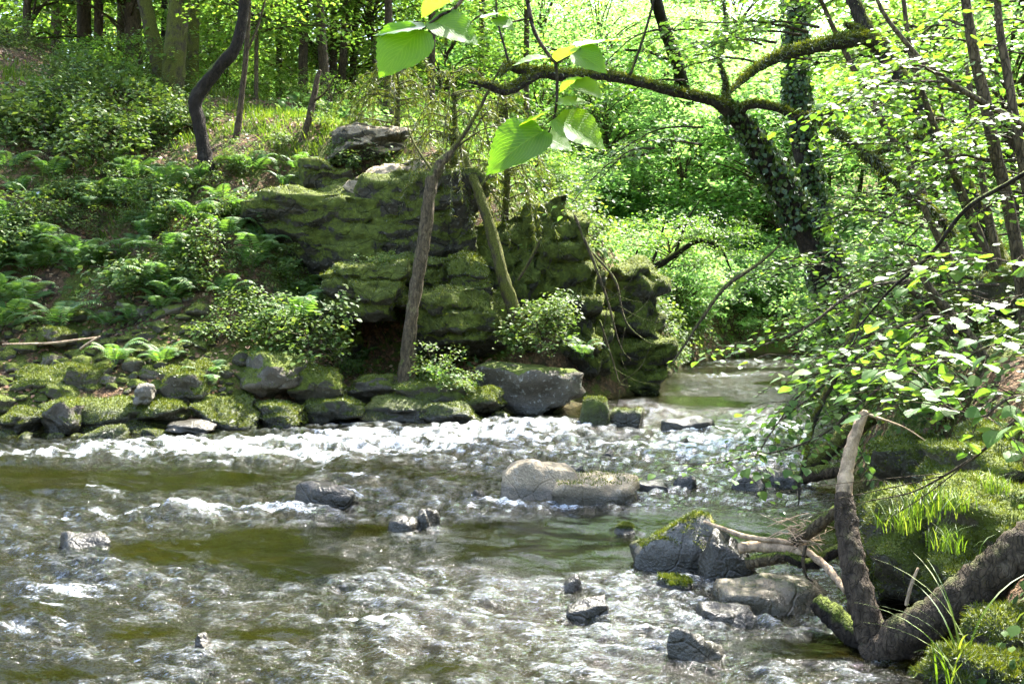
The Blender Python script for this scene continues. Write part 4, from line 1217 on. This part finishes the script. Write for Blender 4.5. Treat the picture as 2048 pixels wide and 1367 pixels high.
def rbr(rg, n, x0, x1, y0, y1, Y0, Y1, dx=(-420, -160), dy=(-20, 130), w=7):
    out = []
    for i in range(n):
        x, y, Y = rg.uniform(x0, x1), rg.uniform(y0, y1), rg.uniform(Y0, Y1)
        a, b_ = rg.uniform(*dx), rg.uniform(*dy)
        Ye = Y + rg.uniform(-.6, .8)
        out.append([(x, y, Y, w), (x + a * .4, y + b_ * .25 - 15, Y + (Ye - Y) * .4, w * .7), (x + a * .75, y + b_ * .6 - 8, Y + (Ye - Y) * .7, w * .45), (x + a, y + b_, Ye, 2)])
    return out
rg = random.Random(8)
B = lambda x, y: Vector((x, y, hz(x, y) - .05))
hazel('hazel sprays with the largest leaves reaching in at the right edge', B(3.3, 4.6), [[(2110, 1000, 4.6, 40), (2090, 800, 4.5, 34), (2070, 640, 4.4, 26)]],
      [[(2110, 700, 4.3, 8), (2000, 690, 4.3, 6), (1900, 720, 4.4, 4), (1770, 745, 4.5, 2)], [(2110, 760, 4.2, 8), (2020, 800, 4.1, 6), (1950, 830, 4.1, 4), (1880, 800, 4.2, 2)],
       [(2110, 620, 4.6, 8), (1990, 610, 4.7, 6), (1880, 640, 4.8, 4), (1790, 700, 5, 2)], [(2110, 560, 5, 8), (2000, 520, 5, 5), (1900, 540, 5.1, 2)]], 1, 300, .074, .032)
hazel('hazel bush drooping over the water beside the right bank', B(3.9, 7.6), [[(2060, 860, 7.4, 26), (1960, 700, 7.4, 22), (1880, 600, 7.3, 18), (1820, 520, 7.2, 10)], [(2010, 880, 7.8, 22), (1900, 660, 7.8, 18), (1800, 560, 7.6, 12)]],
      [[(1820, 560, 7.2, 9), (1720, 580, 7.0, 7), (1600, 660, 6.9, 5), (1470, 710, 6.9, 2)], [(1860, 620, 7.2, 9), (1760, 680, 7, 7), (1660, 760, 6.9, 5), (1540, 860, 6.9, 2)], [(1840, 700, 7, 8), (1740, 790, 6.8, 6), (1620, 880, 6.7, 4), (1400, 935, 6.7, 2)], [(1800, 640, 7.4, 8), (1690, 700, 7.5, 6), (1590, 800, 7.6, 4), (1520, 900, 7.7, 2)]]
      + rbr(rg, 8, 1800, 2000, 520, 760, 6.4, 8.4, (-300, -120), (0, 150)), 2, 300, .062, .055)
hazel('dense hazel bush filling the right bank behind the drooping one', B(4.8, 9.6), [[(2000, 840, 9.6, 20), (1930, 600, 9.6, 17), (1850, 420, 9.6, 12), (1800, 300, 9.6, 7)], [(2040, 820, 9.8, 20), (2000, 560, 9.8, 17), (1960, 330, 9.8, 13), (1930, 120, 9.8, 9)]],
      rbr(rg, 30, 1740, 2080, 400, 720, 8.6, 10.6, (-200, -60), (-30, 110), 6), 3, 220, .064, .045)
hazel('tall hazel with pale straight poles at the upper right', B(4.6, 8.0), [[(2060, 700, 8.2, 30), (2030, 480, 8.2, 26), (1995, 320, 8.2, 24), (1960, 160, 8.2, 22), (1930, -20, 8.2, 18), (1915, -180, 8.2, 12)], [(2090, 600, 8.0, 26), (2040, 300, 8.0, 20), (2005, 90, 8, 16), (1985, -80, 8, 12)],
       [(2120, 300, 7.6, 15), (2010, 230, 7.6, 13), (1880, 150, 7.6, 11), (1790, 60, 7.6, 9), (1730, -60, 7.6, 6)], [(2000, 560, 8.6, 17), (1900, 330, 8.6, 14), (1830, 140, 8.6, 11), (1800, -40, 8.6, 8)]],
      rbr(rg, 26, 1830, 2090, 40, 420, 7.0, 9.4, (-240, -90), (-30, 90), 6), 4, 220, .072, .05)
hazel('leafy boughs hanging across the top right over the river', B(4.9, 11.5), [[(1960, 700, 11.4, 20), (1860, 420, 11.3, 17), (1740, 200, 11, 13), (1650, 20, 10.8, 9), (1600, -100, 10.6, 6)]],
      rbr(rg, 22, 1520, 1900, -90, 130, 10.6, 12.8, (-240, -90), (-20, 50), 6), 5, 160, .078, .05)
hazel('low hazel growth on the bank beside the ivy trunks', B(5.6, 12.5), [[(1860, 780, 12.5, 16), (1800, 640, 12.5, 12), (1740, 540, 12.4, 7)]],
      rbr(rg, 20, 1640, 1960, 480, 760, 11.5, 13.2, (-220, -60), (0, 110), 5), 6, 120, .09, .06)
hazel('wall of hazel leaves behind the pale poles and the shaggy limb', B(7.0, 14.5), [[(2030, 760, 14.6, 14), (1960, 520, 14.6, 11), (1900, 300, 14.6, 8), (1870, 120, 14.6, 5)], [(1940, 740, 15, 13), (1880, 480, 15, 10), (1800, 260, 15, 7)]],
      rbr(rg, 34, 1720, 2100, -20, 520, 13.2, 16.5, (-190, -60), (-20, 80), 4), 9, 120, .095, .075)
hazel('sparse leafy sprays hanging between the two mossy boughs', P(1500, 230, 12.6), [], rbr(rg, 9, 1280, 1560, 40, 330, 13.0, 14.6, (-200, -60), (10, 110), 5), 7, 100, .085, .08, group='leafy sprays over the river')

# ================================================================== FORKED TRUNK, DRIFTWOOD, STICKS
M['bark_log'] = bark_mat('bark_log', (0.055, 0.040, 0.026), (0.06, 0.065, 0.018), 0.16, .5, 1.3, .6)
root, res = tree('forked_trunk', 'dark forked trunk rising from the water at the lower right',
     [[(1770, 1322, 5.0, 84), (1748, 1278, 5.05, 80), (1726, 1210, 5.1, 70), (1705, 1120, 5.2, 62), (1692, 1040, 5.3, 54), (1687, 985, 5.35, 38)],
      [(1735, 1318, 5.0, 66), (1790, 1282, 4.95, 92), (1870, 1232, 4.9, 94), (1960, 1164, 4.85, 98), (2060, 1085, 4.8, 102), (2160, 1010, 4.75, 96)],
      [(1688, 1000, 5.35, 42), (1692, 950, 5.38, 36), (1704, 890, 5.4, 30), (1722, 840, 5.42, 25), (1732, 822, 5.42, 16)],
      [(1728, 826, 5.42, 8), (1765, 838, 5.4, 6), (1810, 855, 5.4, 4), (1850, 880, 5.4, 2)]], ['bark_log', 'bark_log', 'wood_pale', 'wood_pale'], cat='tree', seg=22, rough=.22, n=12, pnames=['trunk', 'limb', 'broken_top', 'twig'])  # upper stem in pale wood, its colour standing in for sun on it

def stick(name, label, pts, mat, cat='branch', seg=9, rough=.2, n=6, twigs=(), group=None):
    return tree(name, label, [pts] + list(twigs), mat, seg=seg, rough=rough, n=n, cat=cat, pnames=['wood'] + ['twig'] * len(twigs), group=group)
stick('log', 'blackened flat log lying in the water against the forked trunk', [(1632, 1200, 5.35, 46), (1660, 1225, 5.3, 58), (1700, 1262, 5.2, 62), (1745, 1300, 5.1, 50)], 'bark_dark', 'log', 12, .3)
stick('driftwood', 'long thin pale driftwood stick resting on the moss capped boulder', [(1408, 1043, 6.3, 7), (1445, 1056, 6.2, 11), (1490, 1072, 6.1, 13), (1560, 1082, 6.0, 12), (1612, 1088, 5.9, 9)], 'wood_pale')
stick('driftwood', 'thick pale driftwood stub pointing left over the black boulder', [(1478, 1096, 6.1, 26), (1510, 1092, 6.1, 28), (1560, 1096, 6.0, 26), (1610, 1104, 5.9, 22)], 'wood_pale', seg=11)
stick('driftwood', 'brown driftwood stub just under the thick pale one', [(1494, 1126, 6.05, 30), (1530, 1118, 6.0, 32), (1580, 1112, 5.95, 26), (1640, 1108, 5.9, 18)], 'bark_pole', seg=11)
stick('driftwood', 'brown branch leaning up to the forked trunk above the driftwood', [(1590, 1082, 5.9, 30), (1625, 1058, 5.8, 32), (1660, 1030, 5.7, 30), (1690, 1008, 5.6, 26)], 'bark_pole', seg=11)
stick('driftwood', 'knobbly pale branch running down to the foot of the forked trunk', [(1596, 1088, 5.9, 14), (1622, 1108, 5.8, 18), (1652, 1132, 5.7, 19), (1672, 1156, 5.6, 18), (1692, 1180, 5.5, 16)], 'wood_pale', seg=10, rough=.35)
stick('driftwood', 'dark thin driftwood root hanging down to the pale slab', [(1612, 1090, 5.7, 8), (1606, 1120, 5.7, 9), (1612, 1150, 5.7, 7), (1625, 1162, 5.7, 4)], 'twig')
stick('log', 'dark wet log across the boulders under the driftwood', [(1570, 1110, 5.9, 26), (1620, 1126, 5.85, 30), (1680, 1096, 5.8, 26)], 'bark_dark', 'log', 10, .3)
stick('stick', 'snapped pale stick propped beside the forked trunk', [(1812, 1210, 4.9, 8), (1822, 1170, 4.9, 9), (1836, 1135, 4.9, 6)], 'wood_pale', 'branch')
stick('log', 'brown log lying along the right waterline upstream', [(1520, 968, 9.6, 26), (1580, 956, 9.6, 34), (1640, 946, 9.5, 36), (1700, 936, 9.4, 30)], 'bark_brown', 'log', 10, .3)
stick('log', 'dark mossy root sloping into the river upstream', [(1610, 930, 10.4, 22), (1650, 905, 10.4, 38), (1690, 870, 10.4, 44), (1740, 830, 10.4, 50)], 'bark_mossy', 'log', 10, .3)
rgp = random.Random(12)
mb = MB()
for i in range(46):     # tangle of fine twigs caught on the driftwood
    c = P(rgp.gauss(1598, 22), rgp.gauss(1066, 14), rgp.uniform(5.75, 6.0))
    d = Vector((rgp.uniform(-1, 1), rgp.uniform(-.5, .5), rgp.uniform(-.25, .5))) * rgp.uniform(.06, .17)
    v, f, _, _ = tube([c - d, c + Vector((0, 0, .01)), c + d], [.003, .003, .0015], 4, 3, .2, i)
    mb.add(v, f)
tag(link('twig_tangle', mb.mesh('twig_tangle', M['wood_pale'])), 'tangle of fine grey twigs caught on the driftwood', 'twigs', kind='stuff')
stick('hanging_branch', 'bare curved branch dipping to the water under the bend', [(1560, 490, 11.5, 6), (1520, 524, 11.4, 9), (1488, 546, 11.3, 11), (1450, 574, 11.2, 10), (1410, 626, 11.1, 9), (1375, 680, 11, 7), (1345, 726, 11, 4)], 'bark_pole')
stick('hanging_branch', 'lumpy mossy branch hanging down in front of the right bank', [(1740, 560, 7.2, 14), (1712, 640, 7.1, 16), (1690, 700, 7, 17), (1668, 755, 7, 18), (1640, 810, 6.9, 16), (1622, 860, 6.9, 15), (1612, 910, 6.8, 12), (1602, 950, 6.8, 8), (1597, 1010, 6.8, 3)], ['bark_limb', 'twig'], seg=10, rough=.35, n=8,
      twigs=[[(1640, 810, 6.9, 6), (1680, 740, 6.8, 5), (1720, 660, 6.8, 4)], [(1660, 770, 6.9, 5), (1690, 690, 6.8, 4), (1760, 600, 6.8, 3)]])
stick('hanging_branch', 'long dark bare branch crossing the lower right thicket', [(2080, 330, 5.2, 14), (2010, 370, 5.3, 12), (1930, 420, 5.4, 11), (1860, 510, 5.6, 9), (1780, 580, 5.8, 7), (1720, 650, 6, 4)], 'bark_dark', seg=7)
stick('hanging_branch', 'dark branch reaching in low over the moss bank', [(2080, 800, 4.4, 13), (2010, 860, 4.5, 10), (1960, 905, 4.6, 8), (1890, 950, 4.8, 6), (1820, 985, 5, 4), (1740, 1000, 5.1, 2)], 'twig', twigs=[[(1890, 950, 4.8, 4), (1780, 975, 5, 3), (1600, 1010, 5.3, 2), (1480, 1020, 5.5, 1)], [(1820, 985, 5, 3), (1700, 1010, 5.2, 2), (1560, 1045, 5.4, 1)], [(1960, 905, 4.6, 4), (1850, 990, 4.8, 3), (1770, 1040, 5, 1.5)], [(1900, 945, 4.8, 3), (1690, 965, 5.2, 2), (1540, 985, 5.6, 1)]])
stick('fallen_stick', 'long thin stick lying across the mossy stones on the left', [(5, 688, 14.2, 4), (100, 686, 14.2, 6), (150, 680, 14.2, 6), (196, 674, 14.2, 3)], 'wood_pale')
stick('fallen_stick', 'short forked stick by the fallen stick on the left', [(160, 698, 14.1, 6), (180, 684, 14.1, 6), (200, 672, 14.1, 4)], 'wood_pale')
# bare twigs trailing over the dark end of the cliff
for i, (pts, lab) in enumerate([([(1180, 500, 17.6, 6), (1230, 560, 17.4, 6), (1250, 640, 17.3, 5), (1290, 680, 17.2, 3), (1320, 690, 17.2, 1.5)], 'bare grey twig arching over the dark end of the cliff'),
                                ([(1150, 430, 17.6, 9), (1190, 530, 17.4, 8), (1215, 600, 17.3, 6), (1240, 690, 17.2, 4), (1262, 720, 17.2, 2)], 'long bare branch hanging down the dark end of the cliff'),
                                ([(1200, 640, 17.3, 5), (1225, 720, 17.2, 4), (1240, 765, 17.1, 3), (1262, 772, 17.1, 1.5)], 'hooked bare twig near the water at the cliff end')]):
    a, b_, c, w = pts[2]
    stick('bare_branch', lab, pts, 'bark_pole', twigs=[[(a, b_, c, 3), (a + 40, b_ - 30, c, 2), (a + 62, b_ - 75, c, 1)], [(a, b_ + 15, c, 3), (a - 8, b_ + 70, c, 2), (a + 8, b_ + 110, c, 1)], [(a - 15, b_ - 30, c, 3), (a + 30, b_ - 5, c, 2), (a + 72, b_ + 5, c, 1)]], seg=6)

# ================================================================== MOSS BANK, RIGHT
MOUNDS = [(1870, 1095, 230, 190, 5.2, 'shaggy moss mound with grass, nearest the pale stone'), (1985, 1050, 240, 170, 5.0, 'broad moss mound above the thick limb'), (1960, 950, 220, 110, 5.8, 'bright yellow green moss hump at the top of the bank'), (2040, 920, 200, 130, 6.0, 'moss hump cut by the right edge'),
          (1960, 1150, 190, 130, 4.8, 'dark green moss mound behind the thick limb'), (1780, 1130, 110, 70, 5.7, 'small moss clump beside the pale stone'), (2040, 1290, 170, 130, 4.5, 'shaded moss mound under the thick limb at the right edge'), (1960, 1350, 180, 80, 4.2, 'mossy stone in the bottom right corner'), (1830, 930, 150, 90, 7.2, 'dim moss hump behind the twigs on the right bank'),
          (1905, 620, 150, 80, 9.4, 'sunlit yellow moss cushion up in the thicket'), (2020, 590, 120, 90, 9.0, 'dark moss ledge up in the thicket')]
for i, (px, py, w, h, Y, lab) in enumerate(MOUNDS):
    Y += w * Y / FPX * .3 + (.30 if Y < 5.5 and py < 1200 else 0)
    k = Y / FPX
    c = P(px, py, Y)
    V, F = rock_VF((w * k / 2 * 1.15, w * k / 2 * .9, h * k / 2 * 1.15), 700 + i * 3, 4, .2, .3, 4)
    o = link('moss_mound', mesh_from('moss_mound', V, F, M['rock_mossy']), None, c)
    tag(o, lab, 'moss', 'moss mounds of the right bank')
    tag(link('moss', mesh_from('moss', *fuzz(V, [F], 9000 if Y < 6.5 else 3500, .026, .0035 if Y < 6.5 else .006, np.random.RandomState(i), (-.5, .1), droop=.1), M['moss'], False), o), kind='stuff')

def blades(n, L, w, spread, rng, lean=.5, seg=4):
    V, F = [], []
    for i in range(n):
        a = rng.uniform(0, 6.28)
        b0 = np.array([rng.normal() * spread * .4, rng.normal() * spread * .4, 0])
        d = np.array([math.cos(a), math.sin(a), 0])
        s = np.array([-d[1], d[0], 0])
        l = L * rng.uniform(.5, 1.1)
        le = lean * rng.uniform(.3, 1.3)
        o = len(V)
        for j in range(seg + 1):
            t_ = j / seg
            c = b0 + d * le * l * t_ ** 1.8 + np.array([0, 0, l * (t_ - .45 * le * t_ ** 2.6)])
            ww = w * (1 - t_) ** .6 * (.6 + .4 * min(1, t_ * 4))
            V += [c - s * ww, c + s * ww + np.array([0, 0, ww * .3])]
        for j in range(seg):
            q = o + j * 2
            F.append((q, q + 1, q + 3, q + 2))
    return np.array(V), np.array(F)
rngb = np.random.RandomState(31)
V, F = blades(10, .62, .006, .06, rngb, .75, 8)
tag(link('long_grass', mesh_from('long_grass', V, F, M['grass']), None, P(1925, 1340, 4.35)), 'tuft of long arching grass blades under the thick limb', 'grass')
V, F = blades(7, .55, .006, .06, rngb, .9, 8)
tag(link('long_grass', mesh_from('long_grass', V, F, M['grass']), None, P(1900, 1380, 4.2)), 'long grass blades at the bottom edge beside the mossy stone', 'grass')
TUFT = [mesh_from('grass_tuft', *blades(70, .24, .0045, .16, np.random.RandomState(50 + i), .6, 3), M['grass']) for i in range(3)]
for i, (px, py, Y, s, lab) in enumerate([(1850, 1035, 5.0, 1.0, 'bright grass tuft on the shaggy moss mound'), (1800, 1060, 5.2, .8, 'short grass tuft at the edge of the shaggy moss mound'), (1910, 1020, 5.0, .7, 'small grass tuft between the two moss mounds'), (1895, 1100, 4.8, .7, 'thin grass tuft hanging on the shaggy moss mound'), (1990, 985, 5.0, .6, 'little grass tuft on the broad moss mound')]):
    tag(link('grass_tuft', TUFT[i % 3], None, P(px, py, Y), (0, 0, i * 1.3), s), lab, 'grass')

# ================================================================== UNDERGROWTH OF THE FAR SLOPE
def frond_VF(L, pairs, seed, bend=.55):
    rng = np.random.RandomState(seed)
    pos, y, z, sc = [], [], [], []
    V, F, C, rr = tube([(0, 0, 0), (0, L * .35, L * .42), (0, L * .72, L * .5), (0, L, L * (.5 - bend * .45))], [.006, .005, .003, .001], 3, 8, 0, seed)
    n = len(C)
    for i in range(pairs):
        u = .16 + .84 * i / (pairs - 1)
        q = u * (n - 1)
        i0 = min(int(q), n - 2)
        p = C[i0] + (C[i0 + 1] - C[i0]) * (q - i0)
        tg = nrm(C[i0 + 1] - C[i0])
        wl = L * .27 * (math.sin(math.pi * min(1, (u + .12)) ** .8) ** .8 if u < .88 else (1.02 - u) * 3) + .01
        for sg in (-1, 1):
            pos.append(p); y.append(nrm(np.array([sg, 0, 0]) + tg * .45 + [0, 0, -.18])); z.append(nrm(np.cross([1, 0, 0], tg) + rng.normal(size=3) * .12)); sc.append(wl * rng.uniform(.88, 1.1))
    tm = (np.array([(0, 0, 0), (.10, .25, .02), (.075, .65, 0), (0, 1, -.07), (-.075, .65, 0), (-.10, .25, .02)], float), np.array([(0, 1, 5), (1, 2, 5), (2, 4, 5), (2, 3, 4)]))
    v2, f2 = place(tm, np.array(pos), np.array(y), np.array(z), np.array(sc))
    return MB().add(V, F).add(v2, f2)
FROND = [frond_VF(.78, 20, 60 + i, .4 + .15 * i).mesh('frond', M['fern'], False) for i in range(3)]
def fern(loc, s, label, group, rg_, n=8):
    if group:
        label = sized(s, .5, 1.1) + label + ' ' + where(loc, .2)
    root = thing('fern', label, 'fern', loc, rg_.uniform(0, 6), group)
    for i in range(n):
        link('frond', FROND[rg_.randrange(3)], root, (0, 0, 0), (rg_.uniform(-.25, .35), rg_.uniform(-.15, .15), 6.283 * i / n + rg_.uniform(-.3, .3)), s * rg_.uniform(.75, 1.1))
    return root
rf = random.Random(77)
NAMED = [(600, 640, 1.15, 'largest pale fern standing out against the dark cliff hollow'), (520, 500, .8, 'fern on the ledge above the large pale fern'), (185, 425, .9, 'bright fern on the upper left slope'), (295, 480, .8, 'fern below the mossy hump on the mid slope'),
         (175, 545, .9, 'yellowish fern beside a bare litter patch'), (230, 735, .75, 'fern among the mossy stones, lower left'), (325, 735, .75, 'fern right of the one among the mossy stones'), (410, 775, .7, 'bright low fern by the large grey boulder'),
         (70, 495, .9, 'fern near the left edge, half up the slope'), (450, 600, .8, 'fern at the right end of the bramble patch'), (720, 735, .6, 'fern in the hollow under the cliff'), (1170, 690, .7, 'fern hanging from the ledge beside the slanting trunk'), (1090, 460, .55, 'small fern on the rim of the cliff'), (870, 770, .6, 'fern beside the foot of the snag')]
for px, py, s, lab in NAMED:
    p = hit(px, py)
    if 'dark cliff hollow' in lab: p = P(598, 655, 15.7)
    if 'foot of the snag' in lab: p = P(872, 770, 15.2)
    if 'hanging' in lab: p = P(1165, 715, 16.4)
    fern(p, s, lab, None, rf)
for i in range(100):
    px, py = rf.uniform(-40, 640), rf.uniform(340, 720)
    p = hit(px, py)
    if p.y > 24 or river_sd(p.x, p.y) < 2.3:
        continue
    fern(p, rf.uniform(.6, 1.1), 'green slope fern', 'ferns of the far slope', rf, 6)
# leafy bushes and brambles
BUSH = []
for i, (rx, rz, sp, per, ls) in enumerate([(.55, .32, 26, 34, .065), (.7, .4, 30, 36, .06), (.45, .4, 22, 34, .055), (.8, .3, 34, 34, .07)]):
    V, F, br = crown_VF(80 + i, rx, rz, sp, per, ls, .5, H_LEAF if i % 2 else Q_LEAF, .3)
    BUSH.append((mesh_from('foliage', V, F, M['leaf_bush'], False), br.mesh('stems', M['twig'])))
def bush(loc, s, label, group, k, name='leafy_bush'):
    if group:
        label = sized(s, .5, 1.2) + ['spreading ', 'bushy ', 'upright ', 'flat '][k] + label + ' ' + where(loc, .2)
    root = thing(name, label, 'bush', loc, rf.uniform(0, 6), group)
    link('foliage', BUSH[k][0], root, (0, 0, .22 * s), None, s)
    link('stems', BUSH[k][1], root, (0, 0, .22 * s), None, s)
for px, py, s, k, lab in [(300, 590, 1.2, 3, 'widest bramble bush in the middle of the far slope'), (390, 560, 1.0, 1, 'bramble bush right of the widest one'), (90, 450, 1.2, 0, 'leafy bush near the left edge below the ferns'), (620, 690, 1.3, 1, 'bushy plant spilling beside the large grey boulder'), (570, 660, 1.2, 2, 'leafy bush under the large pale fern'), (560, 560, 1.0, 2, 'upright leafy plant beside the dark hollow'),
                          (870, 745, .9, 2, 'leafy plant at the foot of the snag'), (905, 775, .7, 0, 'low plant just right of the snag foot'), (1085, 690, 1.1, 1, 'leafy plant on the ledge beside the slanting trunk'), (1110, 640, .9, 0, 'small leafy shrub higher on that ledge'), (780, 560, .6, 0, 'plant sprouting from the block under the overhang'), (720, 570, .6, 2, 'small plant on the mossy block left of the snag'), (250, 215, 1.4, 3, 'sunlit leafy branches on the upper slope, left of the moss trunks'), (180, 150, 1.4, 3, 'pale sunlit bush at the top of the far slope'), (320, 270, 1.4, 1, 'sunlit leafy shrub just below the moss trunks'), (430, 690, .9, 0, 'small leafy bush left of the large grey boulder'), (690, 750, .7, 0, 'low green plant in the gap right of the large grey boulder')]:
    p = hit(px, py)
    if px in (870, 905): p = P(px, py + 10, 15.1)
    if px in (1085, 1110): p = P(px, py, 16.3)
    if px in (780, 720): p = P(px, py - 20, 16.3)
    if px in (620, 570): p = P(px, py + 20, 15.2)
    bush(p, s, lab, None, k)
for i in range(12):
    px, py = rf.uniform(20, 360), rf.uniform(170, 330)
    bush(hit(px, py), rf.uniform(1.1, 1.7), 'sunlit shrub at the slope top', 'sunlit shrubs of the upper slope', rf.choice((1, 3)), 'leafy_bush')
for i in range(70):
    px, py = rf.uniform(-60, 900), rf.uniform(60, 720)
    p = hit(px, py)
    if p.y > 30 or river_sd(p.x, p.y) < (2.8 if px < 430 else 1.5):
        continue
    bush(p, rf.uniform(.5, 1.15), 'leafy plant on the far slope', 'low plants of the far slope', rf.randrange(4), 'low_plant')
for i in range(40):
    px, py = rf.uniform(1050, 1300), rf.uniform(330, 560)
    p = hit(px, py)
    bush(p, rf.uniform(.7, 1.3), 'leafy plant over the cliff', 'plants on the cliff top', rf.randrange(4), 'low_plant')
for i in range(26):
    px, py = rf.uniform(1285, 1375), rf.uniform(540, 725)
    p = hit(px, py)
    bush(p, rf.uniform(.7, 1.3), 'leafy plant by the bend', 'plants at the end of the cliff', rf.randrange(4), 'low_plant')
for i in range(45):
    x, y = rf.uniform(2.4, 8), rf.uniform(5.5, 16)
    if not .5 < float(river_sd(x, y)) < 5:
        continue
    bush((x, y, hz(x, y)), rf.uniform(.5, 1.0), 'leafy plant under the hazels', 'low plants of the right bank', rf.randrange(4), 'low_plant')

# ground cover, grass and fallen leaves nobody could count
rc = np.random.RandomState(9)
def on_ground(n, xr, yr, dmin, dens=None):
    x, y = rc.uniform(*xr, n), rc.uniform(*yr, n)
    d = river_sd(x, y)
    k = d > dmin
    if dens is not None:
        k &= rc.rand(n) < dens(x, y)
    x, y = x[k], y[k]
    z = H(x, y)
    e = .05
    nn = nrm(np.column_stack([-(H(x + e, y) - z) / e, -(H(x, y + e) - z) / e, np.ones(len(x))]))
    return np.column_stack([x, y, z]), nn
p, nn = on_ground(46000, (-13, 3), (13.3, 26), .5, lambda x, y: sst(-.1, .35, fbm(x * .8 + 4, y * .8, 77.0, 3)) * .8 + .12)
V, F = place(Q_LEAF, p + nn * .015, nrm(np.cross(nn, rc.normal(size=p.shape))), nrm(nn + rc.normal(size=p.shape) * .35), .05 + .05 * rc.rand(len(p)))
tag(link('fallen_leaves', mesh_from('fallen_leaves', V, F, M['litter'], False)), 'brown fallen leaves strewn over the far slope', 'leaves', kind='stuff')
p, nn = on_ground(45000, (-14, 4), (14, 28), 2.0, lambda x, y: sst(-.05, .4, fbm(x * .7, y * .7, 57.0, 3)) * .85 + .1)
V, F = place(H_LEAF, p + nn * (.02 + .10 * rc.rand(len(p), 1)), nrm(np.cross(nn, rc.normal(size=p.shape)) + [0, -.2, .1]), nrm(nn + rc.normal(size=p.shape) * .4), .035 + .045 * rc.rand(len(p)))
tag(link('ground_cover', mesh_from('ground_cover', V, F, M['leaf_bush'], False)), 'small leafy ground cover over the far slope', 'ground cover', kind='stuff')
p, nn = on_ground(22000, (-12, 1), (17, 27), 2.0, lambda x, y: sst(.0, .5, fbm(x * .5 + 8, y * .5, 97.0, 3) + .25 * (x > -7) * (y > 19)) )
V, F = place(N_LEAF, p, nrm(nn + [0, -.3, .5] + rc.normal(size=p.shape) * .4), rc.normal(size=p.shape), .14 + .16 * rc.rand(len(p)))
tag(link('grass', mesh_from('grass', V, F, M['grass'], False)), 'fine woodland grass on the far slope and ledge', 'grass', kind='stuff')
p, nn = on_ground(26000, (1.8, 9), (3.5, 16), .15)
V, F = place(H_LEAF, p + nn * (.02 + .12 * rc.rand(len(p), 1)), nrm(np.cross(nn, rc.normal(size=p.shape)) + [0, -.2, .1]), nrm(nn + rc.normal(size=p.shape) * .4), .03 + .045 * rc.rand(len(p)))
tag(link('ground_cover', mesh_from('ground_cover', V, F, M['leaf_bush'], False)), 'small leafy ground cover over the right bank', 'ground cover', kind='stuff')

p, nn = on_ground(44000, (-6, 26), (24, 66), .1)
V, F = place(H_LEAF, p + nn * (.02 + .25 * rc.rand(len(p), 1)), nrm(np.cross(nn, rc.normal(size=p.shape)) + [0, -.2, .1]), nrm(nn + rc.normal(size=p.shape) * .4), .10 + .14 * rc.rand(len(p)))
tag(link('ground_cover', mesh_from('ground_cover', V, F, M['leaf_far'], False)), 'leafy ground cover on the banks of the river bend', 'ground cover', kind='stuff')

# ================================================================== NEAR HAZEL SPRAY AT THE TOP
root = thing('hazel_spray', 'two hazel twigs with big translucent leaves hanging close to the camera', 'branch', P(1000, -160, 1.9))
b0 = root.location
for pts, rad in [([(1010, -160, 1.95), (925, -2, 1.9), (880, 32, 1.88), (842, 60, 1.86)], [.004, .0026, .002, .0012]),
                 ([(1010, -160, 1.95), (1050, -20, 1.95), (1068, 60, 1.93), (1100, 114, 1.92), (1112, 132, 1.92), (1114, 190, 1.9), (1108, 236, 1.9), (1097, 266, 1.9)], [.004, .003, .0028, .0024, .0022, .002, .0016, .001]),
                 ([(1066, 34, 1.94), (1020, 44, 1.93), (985, 36, 1.92)], [.0016, .0012, .001]), ([(1110, 128, 1.92), (1140, 112, 1.91), (1162, 98, 1.9)], [.0016, .0012, .001])]:
    V, F, C, rr = tube([P(*q) - b0 for q in pts], [r_ * 1.5 for r_ in rad], 7, 8, .15, 3)
    link('twig', mesh_from('twig', V, F, M['twig']), root)
BIG = []
for i in range(4):
    V, F, UV = near_leaf(90 + i, .40 + .03 * (i % 2), 13, .10 + .06 * i, .10 + .05 * i)
    BIG.append(mesh_from('leaf', V, F, M['leaf_near'], True, uv=UV))
# base px, tip px, depth of base and tip, roll in degrees (0 = facing the sky, 90 = facing the camera)
for i, (bx, by, tx, ty, Yb, Yt, roll) in enumerate([(850, 52, 736, 62, 1.86, 1.84, 28), (842, 58, 748, 150, 1.86, 1.80, 62), (862, 40, 966, 74, 1.88, 1.84, 50), (902, 4, 836, 16, 1.89, 1.95, 12), (968, 36, 1036, 12, 1.92, 1.97, 8), (990, 38, 1034, 58, 1.92, 1.90, 40),
        (1098, 118, 1020, 116, 1.92, 1.90, 22), (1150, 106, 1218, 134, 1.90, 1.86, 60), (1160, 92, 1252, 68, 1.9, 1.97, 12), (1156, 96, 1096, 120, 1.91, 1.97, 14), (1166, 156, 1112, 174, 1.91, 1.96, 14), (1146, 168, 1214, 184, 1.91, 1.88, 40), (1113, 204, 1184, 200, 1.9, 1.88, 32),
        (1102, 220, 1012, 266, 1.9, 1.96, 24), (1112, 236, 1222, 286, 1.9, 1.85, 48), (1088, 262, 960, 328, 1.9, 1.84, 46), (1078, 268, 1152, 298, 1.9, 1.87, 44), (1112, 226, 1086, 214, 1.9, 1.9, 40)]):
    a, c = P(bx, by, Yb), P(tx, ty, Yt)
    y = c - a
    s = y.length * .93
    y.normalize()
    n0 = Vector((0, -math.sin(R(roll)), math.cos(R(roll))))
    x = y.cross(n0).normalized()
    z = x.cross(y)
    o = link('leaf', BIG[i % 4], root)
    o.matrix_local = Matrix(((x.x * s, y.x * s, z.x * s, a.x - b0.x), (x.y * s, y.y * s, z.y * s, a.y - b0.y), (x.z * s, y.z * s, z.z * s, a.z - b0.z), (0, 0, 0, 1)))
